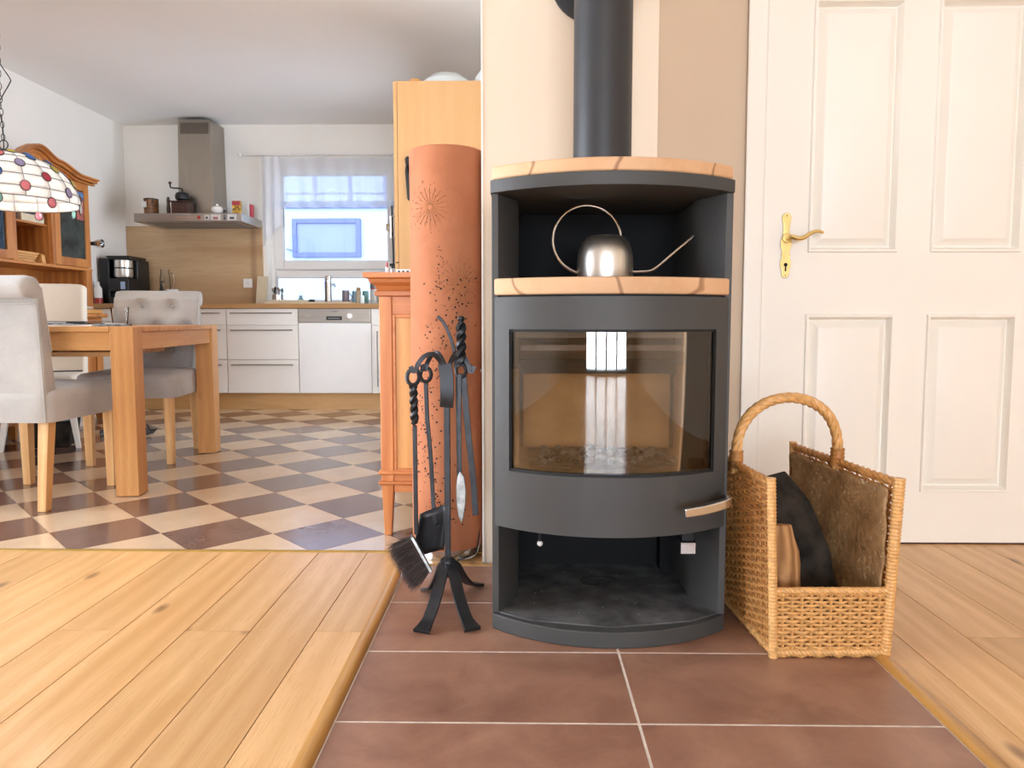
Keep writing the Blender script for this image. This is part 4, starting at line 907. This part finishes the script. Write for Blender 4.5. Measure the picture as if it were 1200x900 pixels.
MB().grid(drape(-.645, -.46, -.012, lambda u: -.62 - .22 * (1 - u), .02, 75, -.03), 60, 14).build('side_drape', 'voile', cu, angle=80)
for k in range(7): MB().tube([(-.58 + .193 * k, .0 + .012 * math.cos(a), .012 + .012 * math.sin(a)) for a in [q * PI / 5 for q in range(10)]], .002, 5, True).build('curtain_ring', 'frame_white', cu)
cr_ = thing('blind_crank', 'black crank rod hanging at the right edge of the kitchen window', 'crank rod', (-1.205, 6.68, 1.30))
MB().tube([(0, 0, .0), (-.01, 0, .54)], .008, 8).build('rod', 'black_plastic', cr_); MB().tube([(0, 0, 0), (-.03, -.0, .0), (-.03, 0, -.02)], .008, 6).build('crank_handle', 'black_plastic', cr_)
MB().box(-.02, .02, -.02, .02, -.035, .0).build('crank_foot', 'black_plastic', cr_, .004)
tb = thing('hanging_ornament', 'small pale and brown ornament hanging on the kitchen window sash', 'ornament', (-1.245, 6.66, 1.60))
MB().sphere((0, 0, .03), .025, .012, .028).build('ornament_body', 'board_beige', tb); MB().sphere((-.012, -.004, .06), .012).build('ornament_head', 'cork', tb); MB().sphere((.028, 0, .01), .013).build('bead', 'grinder_wood', tb); MB().tube([(0, 0, .06), (0, .02, .2)], .0015, 5).build('thread', 'black_plastic', tb)

# ---- neighbour's house seen through the window
nh = thing('neighbour_house', 'white house wall with a pale blue window outside the kitchen window', 'house', (-3.0, 13.0, -.5))
MB().box(-6, 6, 0, .4, 0, 3.30).build('wall', 'house_white', nh)
nw = frame(MB(), -1.18, .07, 2.42, 3.11, .085, -.05, .02).build('house_window', 'house_grey', nh, .01); MB().box(-1.10, -.01, -.02, .0, 2.50, 3.03).build('pane', 'house_pane', nw)
MB().box(-6, 6, -.05, .5, 3.30, 3.37).build('balcony_slab', 'house_grey', nh)
for x in (-1.40, -.76, -.12, .52): MB().box(x - .03, x + .03, -.03, .04, 3.37, 4.4).build('balcony_post', 'house_grey', nh)
for k in range(60): MB().box(-2.6 + .075 * k, -2.57 + .075 * k, .0, .03, 3.38, 3.55).build('baluster', 'house_white', nh)
MB().box(-6, 6, .0, .04, 3.55, 3.58).build('handrail', 'house_grey', nh)
MB().box(-6, 6, .9, 1.2, 3.37, 6).build('upper_wall', 'house_white', nh)
MB().tube([(-1.9, -.03, 2.85), (-1.5, -.04, 2.62), (-1.1, -.05, 2.52)], .012, 6).build('cable', 'house_grey', nh)
struct(MB().box(-14, 9, 7.1, 30, -.6, -.5).build('ground_outside', 'ground_grey', angle=0))

# ================================================================== HUTCH ALONG THE LEFT WALL
hu = thing('hutch', 'honey pine hutch with arched crown and blackboard door by the left wall', 'hutch', (-3.74, 4.55, 0))
UF, BF, HE = .37, .45, 1.0        # upper front, base front, half length
b_ = MB().box(.02, BF - .02, -HE, HE, .09, .80); b_.build('base_body', 'hutch_wood', hu)
for y in (-HE, -.02, HE - .06): 
    for x in (.02, BF - .07): MB().hexa([(x + .01, y + .01, 0), (x + .05, y + .01, 0), (x + .05, y + .05, 0), (x + .01, y + .05, 0)], [(x, y, .09), (x + .06, y, .09), (x + .06, y + .06, .09), (x, y + .06, .09)]).build('leg', 'hutch_wood', hu)
MB().box(0, BF + .02, -HE - .02, HE + .02, .80, .83).build('base_top', 'hutch_wood_y', hu, .008, seg=3)
for k in range(4):
    y0 = -HE + .03 + k * .485; dd = frame(MB(), y0, y0 + .475, .11, .62, .075, BF - .021, BF).xf(Matrix(((0, 1, 0, 0), (1, 0, 0, 0), (0, 0, 1, 0), (0, 0, 0, 1)))).build('cabinet_door', 'hutch_wood', hu, .004)
    MB().box(BF - .018, BF - .008, y0 + .07, y0 + .405, .18, .55).build('door_panel', 'hutch_wood', dd, .008)
    MB().sphere((BF + .015, y0 + (.43 if k % 2 == 0 else .045), .40), .014).build('knob', 'hutch_wood', dd)
    dw_ = MB().box(BF - .021, BF, y0, y0 + .475, .635, .79).build('drawer', 'hutch_wood_y', hu, .004); MB().sphere((BF + .015, y0 + .237, .71), .014).build('knob', 'hutch_wood', dw_)
MB().box(0, .018, -HE + .02, HE - .02, .83, 1.84).build('back_board', 'hutch_wood', hu)
for y in (-HE + .01, HE - .03): MB().box(0, UF - .02, y, y + .02, .83, 1.84).build('side_board', 'hutch_wood', hu)
for y in (-HE, HE - .07): MB().box(UF - .045, UF, y, y + .07, .83, 1.17).build('post', 'hutch_wood', hu, .003)
MB().box(0, UF + .005, -HE, HE, 1.158, 1.180).build('shelf_board', 'hutch_wood_y', hu, .004)
MB().box(0, UF - .02, -HE, HE, 1.825, 1.845).build('top_board', 'hutch_wood_y', hu)
for y in (.165, .535): MB().box(.018, UF - .02, y, y + .02, 1.18, 1.83).build('divider', 'hutch_wood', hu)
MB().box(UF - .02, UF, .545, .575, 1.18, 1.83).build('post', 'hutch_wood', hu, .002); MB().box(UF - .02, UF, .15, .185, 1.18, 1.83).build('post', 'hutch_wood', hu, .002)
MB().box(.018, UF - .03, .185, .535, 1.445, 1.460).build('niche_shelf', 'hutch_wood_y', hu, .003)
SW_ = Matrix(((0, 1, 0, 0), (1, 0, 0, 0), (0, 0, 1, 0), (0, 0, 0, 1)))
bd = frame(MB(), .578, .995, 1.185, 1.825, .062, UF - .02, UF + .002).xf(SW_).build('blackboard_door', 'hutch_wood', hu, .004)
MB().box(UF - .014, UF - .004, .63, .94, 1.24, 1.77).build('blackboard', 'slate', bd, label='dark green chalkboard panel')
pp_ = MB().box(UF - .004, UF - .001, .845, .935, 1.54, 1.755).build('pinned_picture', 'photo_red', bd, label='small pink and blue picture pinned on the chalkboard')
MB().box(UF - .001, UF + .0005, .848, .932, 1.69, 1.75).build('picture_sky', 'photo_blue', pp_)
MB().sphere((UF + .0, .89, 1.67), .003, .026, .032).build('picture_face', 'photo_skin', pp_); MB().sphere((UF + .0005, .89, 1.70), .003, .034, .02).build('picture_hat', 'paper_dark', pp_)
for (y0, y1) in ((-.25, .15), (-.66, -.26)):
    gd = frame(MB(), y0, y1, 1.185, 1.825, .055, UF - .02, UF + .002).xf(SW_).build('glass_door', 'hutch_wood', hu, .004)
    MB().box(UF - .012, UF - .008, y0 + .05, y1 - .05, 1.235, 1.775).build('pane', 'pane_glass', gd, angle=0)
MB().box(.02, .03, -.64, .13, 1.2, 1.8).build('door_backing', 'photo_blue', hu)
crown = []
for k in range(81):
    y = -HE - .04 + (2 * HE + .08) * k / 80; a = abs(y)
    z = 1.86 if a > .86 else (1.86 + .055 * (.5 - .5 * math.cos(PI * (.86 - a) / .28)) if a > .58 else (1.915 + .06 * (.5 - .5 * math.cos(PI * (.58 - a) / .2)) if a > .38 else 1.975 - .13 * (.5 - .5 * math.cos(PI * min(1, (.38 - a) / .3)))))
    crown.append((y, z))
MB().prism([(y, z) for y, z in crown] + [(crown[-1][0], 1.83), (crown[0][0], 1.83)], UF - .03, UF + .012, 'x').build('crown_board', 'hutch_wood_y', hu, .002)
for off, w_, h_, dz in ((.026, .05, .022, -.012), (.034, .07, .014, .004), (.016, .03, .012, -.034)):
    MB().bar([(UF + off, y, z + dz) for y, z in crown], w_, h_, up=(0, 0, 1)).build('crown_moulding', 'hutch_wood_y', hu, .004)
for cy in (.40, -.40):
    P = [(UF + .016, cy + (.012 + .0048 * k) * math.cos(k * .5) * (1 if cy > 0 else -1), 1.885 + (.008 + .0026 * k) * math.sin(k * .5)) for k in range(26)]
    MB().tube(P, .006, 6).build('carved_scroll', 'hutch_wood_y', hu)
sp = thing('clip_lamp', 'small metal spotlight clipped on the hutch side', 'lamp', (-3.36, 5.552, 1.37))
MB().lathe([(0, -.03), (.02, -.028), (.032, .0), (.034, .035), (.03, .035), (.027, 0), (0, -.02)], 18, (.02, .04, .01), True, 'x').build('lamp_head', 'chrome', sp); MB().box(-.02, .02, -.003, .03, -.008, .02).build('clip', 'black_plastic', sp, .003)
# things in the hutch
o = thing('letter_tray', 'white box with a dark lid on the hutch niche shelf', 'box', (-3.53, 4.93, 1.460)); MB().box(-.1, .13, -.1, .13, 0, .05).build('box_body', 'board_beige', o, .003); MB().box(-.1, .13, -.1, .13, .05, .075).build('lid', 'black_plastic', o, .003)
o = thing('wooden_bird', 'tiny round wooden figure on the hutch niche shelf', 'figure', (-3.40, 4.77, 1.460)); MB().sphere((0, 0, .02), .018, .018, .02).build('figure_body', 'grinder_wood', o); MB().sphere((0, 0, .045), .01).build('figure_head', 'cork', o)
o = thing('woven_tray', 'small slatted wooden tray on the hutch shelf', 'tray', (-3.50, 4.86, 1.180)); MB().hexa([(-.06, -.08, 0), (.08, -.08, 0), (.08, .08, 0), (-.06, .08, 0)], [(-.09, -.12, .07), (.11, -.12, .07), (.11, .12, .07), (-.09, .12, .07)]).build('tray_body', 'pine_panel', o, .003)
for k in range(4): MB().box(.088 + .006 * k, .096 + .006 * k, -.09 - .006 * k, .09 + .006 * k, .006 + .016 * k, .016 + .016 * k).build('slat', 'pine_panel', o)
o = thing('wood_block', 'upright wooden block beside the slatted tray in the hutch', 'block', (-3.42, 5.03, 1.180)); MB().prism([(-.03, 0), (.03, 0), (.022, .06), (-.01, .075), (-.03, .05)], -.02, .02, 'y').build('block_body', 'pine_panel', o, .004)
o = thing('bread_board', 'long wooden board lying on the hutch counter', 'board', (-3.42, 5.28, .830)); MB().box(-.14, .14, -.24, .24, 0, .03).build('board_body', 'pine_panel', o, .006); MB().box(-.10, .10, -.18, .18, .03, .055).build('upper_board', 'sofa_beige', o, .006)
o = thing('paper_stack', 'stack of white papers on the hutch counter', 'papers', (-3.38, 4.95, .830))
for k in range(5): MB().box(-.13, .15, -.10, .10, .006 * k, .006 * k + .005).xf(Matrix.Rotation(.05 * k, 4, 'Z')).build('sheet', 'paper', o)

# ================================================================== DINING TABLE
ang = 5.7
dt = thing('dining_table', 'solid wood dining table with square corner legs', 'table', (-1.692, 3.06, 0), ang)
# local: corner at origin, x runs left (negative), y away from the camera
TL, TWD, LEG, TH = 1.42, 1.12, .098, .752
def place_leg(x, y): MB().box(x, x + LEG, y, y + LEG, .003, TH).build('leg', 'table_wood', dt, .004)
for x in (-LEG, -TL):
    for y in (0, TWD - LEG):
        place_leg(x, y); MB().cyl(.03, 0, .004, (x + LEG / 2, y + LEG / 2), 14).build('glide', 'paper', dt)
MB().box(-TL + LEG, -LEG, .012, .034, TH - .105, TH - .024).build('apron', 'table_wood_x', dt, .003); MB().box(-TL + LEG, -LEG, TWD - .034, TWD - .012, TH - .105, TH - .024).build('apron', 'table_wood_x', dt, .003)
for x in (-.034, -TL + .012): MB().box(x, x + .022, LEG, TWD - LEG, TH - .105, TH - .024).build('apron', 'table_wood_y', dt, .003)
MB().box(-TL + LEG + .001, -LEG - .001, .0, LEG, TH - .024, TH).build('top_board', 'table_wood_x', dt, .003); MB().box(-TL + LEG + .001, -LEG - .001, TWD - LEG, TWD, TH - .024, TH).build('top_board', 'table_wood_x', dt, .003)
for k in range(5):
    y0 = LEG + (TWD - 2 * LEG) * k / 5; y1 = LEG + (TWD - 2 * LEG) * (k + 1) / 5
    MB().box(-TL, 0, y0 + .0008, y1 - .0008, TH - .024, TH).build('top_board', 'table_wood_x', dt, .002)
MB().box(-TL + .2, -.18, .20, .80, TH - .14, TH - .118).build('extension_leaf', 'table_wood_x', dt, .003, label='extension leaf stored below the tabletop')
MB().box(-TL + .25, -.23, .3, .34, TH - .118, TH - .024).box(-TL + .25, -.23, .66, .70, TH - .118, TH - .024).build('leaf_runner', 'table_wood_x', dt)
RT = Matrix.Translation((-1.692, 3.06, 0)) @ Matrix.Rotation(R(ang), 4, 'Z')
def on_table(x, y, z=TH): return tuple(RT @ Vector((x, y, z)))
o = thing('newspaper_stack', 'pile of newspapers and magazines on the dining table', 'newspapers', on_table(-.42, .20), ang)
for k, (x, y, r, w, d_, h, mt) in enumerate(((-.02, 0, 4, .46, .3, .008, 'paper'), (-.06, .02, -5, .42, .29, .006, 'paper_print'), (-.10, .0, 8, .36, .26, .005, 'paper'), (-.03, .03, 2, .40, .27, .004, 'paper_dark'))):
    z0 = sum((.008, .006, .005, .004)[:k]); MB().box(-w / 2, w / 2, -d_ / 2, d_ / 2, 0, h - .0005).build('magazine', mt, o, .001, loc=(x, y, z0), rot=(0, 0, R(r)))
o = thing('folded_leaflet', 'small printed leaflet near the table corner under the glass side', 'leaflet', on_table(-.155, .16), ang + 12); MB().box(-.07, .07, -.05, .05, 0, .010).build('leaflet_body', 'paper_print', o, .001); MB().box(-.02, .06, -.052, -.03, .010, .013).build('leaflet_fold', 'paper', o)
o = thing('drinking_glass', 'clear drinking glass on the dining table', 'glass', on_table(-.21, .36))
MB().lathe([(0, 0), (.031, 0), (.033, .006), (.040, .090), (.0375, .090), (.031, .012), (0, .010)], 28).build('glass_body', 'drink_glass', o)
MB().lathe([(0, .0105), (.0305, .0115), (.0325, .02), (0, .02)], 24).build('water', 'drink_glass', o)

# ================================================================== CHAIRS
def make_chair(name, label, fabric, leg, seat_h, tufted):
    t = thing(name, label, 'chair', group='upholstered dining chairs')
    sw, zb = .255, .365
    # seat cushion: rounded block
    def seat(u, v_):
        a = 2 * PI * u; k = .18; cx, cy = math.cos(a), math.sin(a)
        ex = math.copysign(abs(cx) ** k, cx); ey = math.copysign(abs(cy) ** k, cy)
        rr = [(1.0, zb), (1.005, zb + .03), (1.005, zb + .095), (.985, zb + .118), (.93, zb + .131), (.75, zb + .139), (.4, zb + .143), (0.001, zb + .144)][round(v_ * 7)]
        return (sw * ex * rr[0], -.005 + .265 * ey * rr[0], rr[1])
    b_ = MB().grid(seat, 48, 7, True); b_.f.append(tuple(k * 8 for k in range(48))); b_.build('seat', fabric, t, angle=55)
    # backrest: side profile swept across the width
    fr = [(.175, zb), (.178, .47), (.188, .55), (.200, .65), (.214, .75), (.228, .83), (.236, .88), (.240, .91)]
    roll = [(.295 + .045 * math.cos(R(a)), .91 + .045 * math.sin(R(a))) for a in range(165, -121, -19)]
    bk_ = [(.272, .842), (.268, .79), (.262, .70), (.258, .60), (.255, .50), (.252, zb)]
    prof = []
    for (a, c) in zip(fr, fr[1:]): prof += [(a[0] + (c[0] - a[0]) * q / 4, a[1] + (c[1] - a[1]) * q / 4) for q in range(4)]
    nf = len(prof); prof += [fr[-1]] + roll + bk_; n_ = len(prof); cols = 41
    buttons = [(x, z) for z in (.86, .60) for x in (-.085, .085)] + [(x, .73) for x in (-.17, 0, .17)] if tufted else []
    cyp = sum(p[0] for p in prof) / n_; vv = []
    for j in range(cols):
        s = -1 + 2 * j / (cols - 1); edge = max(0, abs(s) - .9) / .1; sh_ = 1 - .22 * (1 - math.sqrt(max(0, 1 - edge ** 2)))
        for i, (y, z) in enumerate(prof):
            yc = .216 + (z - .36) * .08; yy = yc + (y - yc) * sh_; x = s * .238; zz = z - .006 * edge * (z > .9)
            if i < nf and tufted:
                dimp = sum(math.exp(-((x - bx) ** 2 + (z - bz) ** 2) / .0011) * .032 + math.exp(-((x - bx) ** 2 + (z - bz) ** 2) / .006) * .030 for bx, bz in buttons)
                yy += dimp - .021 * (1 - edge)
            vv.append((x, yy, zz))
    ff = [(j * n_ + i, j * n_ + (i + 1) % n_, (j + 1) * n_ + (i + 1) % n_, (j + 1) * n_ + i) for j in range(cols - 1) for i in range(n_)]
    ff += [tuple(range(n_)), tuple((cols - 1) * n_ + i for i in range(n_))[::-1]]
    bo = MB().add(vv, ff).build('backrest', fabric, t, angle=60)
    for s in (-1, 1):
        MB().tube([(s * .237, y + .006, z) for y, z in reversed(bk_)], .0028, 6).build('piping', fabric, bo)
        MB().tube([(s * .2375, y + .004, z) for y, z in fr[3:]] , .0022, 6).build('piping', fabric, bo)
    MB().tube([(x, .279, .845) for x in (-.235, 0, .235)], .0025, 6).build('piping', fabric, bo)
    for bx, bz in buttons: MB().sphere((bx, .236 + (bz - .73) * .13 , bz), .009, .006, .009, 10, 6).build('button', fabric, bo)
    for s in (-1, 1):
        def lg(x, y0, y1, w0, w1): MB().hexa([(x - w0, y0 - w0, 0), (x + w0, y0 - w0, 0), (x + w0, y0 + w0, 0), (x - w0, y0 + w0, 0)], [(x - w1, y1 - w1, zb + .004), (x + w1, y1 - w1, zb + .004), (x + w1, y1 + w1, zb + .004), (x - w1, y1 + w1, zb + .004)]).build('leg', leg, t, .003)
        lg(s * .205, -.215, -.215, .018, .023); lg(s * .205, .245, .205, .018, .023)
    return t
c1 = make_chair('dining_chair', 'beige grey upholstered chair seen from behind at the near table side', 'chair_fabric', 'leg_wood', .5, False)
c1.location = (-2.15, 3.075, 0); c1.rotation_euler = (0, 0, R(178))
c2 = make_chair('dining_chair', 'grey chair with tufted buttoned back at the far side of the table', 'chair_fabric', 'leg_wood', .5, True)
c2.location = (-2.14, 3.965, 0); c2.rotation_euler = (0, 0, R(8))
# cream chair with splayed legs
c3 = thing('dining_chair', 'cream chair with splayed white legs in front of the hutch', 'chair', (-2.97, 4.36, 0), 22, 'upholstered dining chairs')
def shell(u, v_):
    x = -.19 + .38 * u; z = .40 + .62 * v_ - .012 * abs(2 * u - 1) ** 6; return (x, .16 + .10 * v_ ** 1.2 - .03 * (abs(2 * u - 1) ** 2.2), z)
o = MB().grid(shell, 16, 18).build('backrest', 'cream_fabric', c3, angle=70); md = o.modifiers.new('solid', 'SOLIDIFY'); md.thickness = .06; md.offset = 1; md = o.modifiers.new('bev', 'BEVEL'); md.width = .018; md.segments = 3; md.angle_limit = R(50)
MB().box(-.195, .195, -.24, .17, .37, .445).build('seat', 'cream_fabric', c3, .03, seg=4)
MB().tube([(-.18, .138, .452), (0, .162, .45), (.18, .138, .452)], .004, 6).build('crease_shade', 'paper_dark', c3)  # dark strand paints the shade in the crease between seat and back
for sx in (-1, 1):
    for sy in (-1, 1): MB().hexa([(sx * .20 - .013, sy * .2 - .013, 0), (sx * .20 + .013, sy * .2 - .013, 0), (sx * .20 + .013, sy * .2 + .013, 0), (sx * .20 - .013, sy * .2 + .013, 0)], [(sx * .15 - .021, sy * .16 - .021, .375), (sx * .15 + .021, sy * .16 - .021, .375), (sx * .15 + .021, sy * .16 + .021, .375), (sx * .15 - .021, sy * .16 + .021, .375)]).build('leg', 'cream_leg', c3, .003)
o = thing('black_floor_box', 'black box on the floor beneath the cream chair', 'box', (-2.93, 4.36, 0), 22); MB().hexa([(-.11, -.11, 0), (.10, -.11, 0), (.10, .14, 0), (-.11, .14, 0)], [(-.13, -.13, .16), (.12, -.13, .16), (.12, .16, .16), (-.13, .16, .16)]).build('floor_box_body', 'char', o, .006); MB().box(-.135, .125, -.135, .165, .16, .18).build('lid', 'black_plastic', o, .004)  # black lidded block filling the dark area beneath the chair
o = thing('power_strip', 'black power strip with tangled leads on the floor by the hutch', 'power strip', (-2.72, 4.78, 0), 20); MB().box(-.15, .15, -.03, .03, 0, .04).build('strip_body', 'black_plastic', o, .005)
for k in range(4): MB().tube(spline([(-.12 + .08 * k, 0, .04), (-.10 + .08 * k, -.05, .07), (-.02 + .06 * k, -.12, .01), (.1 - .05 * k, -.1 + .04 * k, .008), (.18, .06 * k - .05, .008)], 6), .004, 6).build('lead', 'black_plastic', o)

# ================================================================== PENDANT LAMP
pd = thing('pendant_lamp', 'white leaded glass pendant lamp with coloured gems over the dining table', 'pendant lamp', (-2.548, 3.52, 1.357))
LR, LH, NC = .315, .245, 18
rowsv = [0, .13, .30, .48, .66, .83, 1.0]
def dome(a, v_, off=0):    # v 0 rim .. 1 top
    e = v_ * PI / 2 * .94; r = (LR + off) * math.cos(e) ** .92; return (r * math.cos(a), r * math.sin(a), (LH + off) * math.sin(e))
for j in range(6):
    b_ = MB(); da = 2 * PI / NC
    b_.grid(lambda u, v_: dome(-da / 2 + da * (.012 + .976 * u), rowsv[j] + (rowsv[j + 1] - rowsv[j]) * (.01 + .98 * v_)), 3, 3)
    me = finish(b_.mesh('glass_pane'), 'opal_glass', 60)
    for k in range(NC):
        q = link('glass_pane', me, pd, rot=(0, 0, da * k + .17)); md = q.modifiers.new('solid', 'SOLIDIFY'); md.thickness = .003
b_ = MB()
for j in range(7): b_.tube([dome(2 * PI * k / 54 + .17, rowsv[j], .0005) for k in range(54)], .0015 if j else .002, 5, True)
for k in range(NC): b_.tube([dome(2 * PI * (k + .5) / NC + .17, q / 12, .0005) for q in range(13)], .0011, 5)
lead_b = b_
if 0: b_.build('lead_came', 'lead', pd, angle=60, label='dark lead lines between the panes')
cols_ = ['gem_blue', 'gem_red', 'gem_yellow', 'gem_green', 'gem_violet', 'gem_blue', 'gem_pink', 'gem_red']
gm = {}
for k in range(NC):
    for q, vr in enumerate(((.66, .30, -.03) if k % 2 == 0 else (.83, .48, .13))):
        a = 2 * PI * (k + .5) / NC + .17; p = Vector(dome(a, max(vr, 0), .004)) + Vector((0, 0, -.018 if vr < 0 else 0))
        nn = (Vector(dome(a, max(vr, 0), .02)) - Vector(dome(a, max(vr, 0), 0))).normalized()
        mt = cols_[(k * 3 + q * 2 + k // 3) % 8] if vr >= 0 else ('gem_white', 'gem_pink', 'gem_teal')[k % 3]
        if mt not in gm: gm[mt] = finish(MB().sphere((0, 0, 0), .020, .024, .007, 14, 8).mesh('gem'), mt, 60)
        side = Vector((-math.sin(a), math.cos(a), 0)); upv = nn.cross(side)
        lead_b.add([tuple(p + (side * math.cos(q2) * .0225 + upv * math.sin(q2) * .0265) * 1.0 + nn * o2) for o2 in (-.003, .0015) for q2 in [w2 * 2 * PI / 12 for w2 in range(12)]], [tuple(range(12))[::-1], tuple(range(12, 24))] + [(w2, (w2 + 1) % 12, 12 + (w2 + 1) % 12, 12 + w2) for w2 in range(12)])
        g_ = link('gem', gm[mt], pd); g_.matrix_local = Matrix.Translation(p) @ Matrix((side, upv, nn)).transposed().to_4x4()
lead_b.build('lead_came', 'lead', pd, angle=60, label='dark lead lines between the panes')
MB().lathe([(.0, LH + .018), (.012, LH + .016), (.03, LH + .006), (.062, LH - .008), (.060, LH - .012), (0, LH - .012)], 28).build('cap', 'lead', pd)
MB().tube(arcpts((0, 0, LH + .036), .022, 0, 360, 20)[:-1], .003, 6, True).build('hanger_ring', 'lead', pd)
ltop = CEIL - 1.357
lk = finish(MB().tube([(.0075 * math.cos(a), 0, .018 * math.sin(a)) for a in [q * 2 * PI / 14 for q in range(14)]], .0019, 5, True).mesh('chain_link'), 'lead', 60)
z = LH + .072; k = 0
while z < ltop - .02:
    link('chain_link', lk, pd, loc=(-.004 * math.sin(k * .2), 0, z), rot=(0, 0, R(90) * (k % 2) + .5)); z += .0305; k += 1
MB().tube(spline([(0, 0, LH + .01), (.008, -.01, LH + .12), (-.008, -.01, LH + .22), (.01, -.01, LH + .26), (.052, -.01, LH + .325), (.055, -.01, LH + .35), (.006, -.01, LH + .43), (-.012, -.01, LH + .52), (.010, -.01, LH + .6), (-.006, -.01, LH + .75), (.006, -.01, ltop)], 8), .0028, 6).build('lamp_cable', 'cable_black', pd)
MB().lathe([(0, ltop - .035), (.03, ltop - .033), (.05, ltop - .01), (.052, ltop), (0, ltop)], 24).build('ceiling_rose', 'lead', pd)
MB().sphere((0, 0, LH - .115), .026, .026, .035).build('bulb', 'porcelain', pd)
bl = bpy.data.lights.new('lamp_light', 'POINT'); bl.energy = 4; bl.color = (1, .98, .96); bl.shadow_soft_size = .05; blo = bpy.data.objects.new('lamp_light', bl); COL.objects.link(blo); blo.location = (-2.548, 3.52, 1.43)
MB().cyl(.018, LH - .085, LH - .01, n=14).build('socket', 'cable_black', pd)
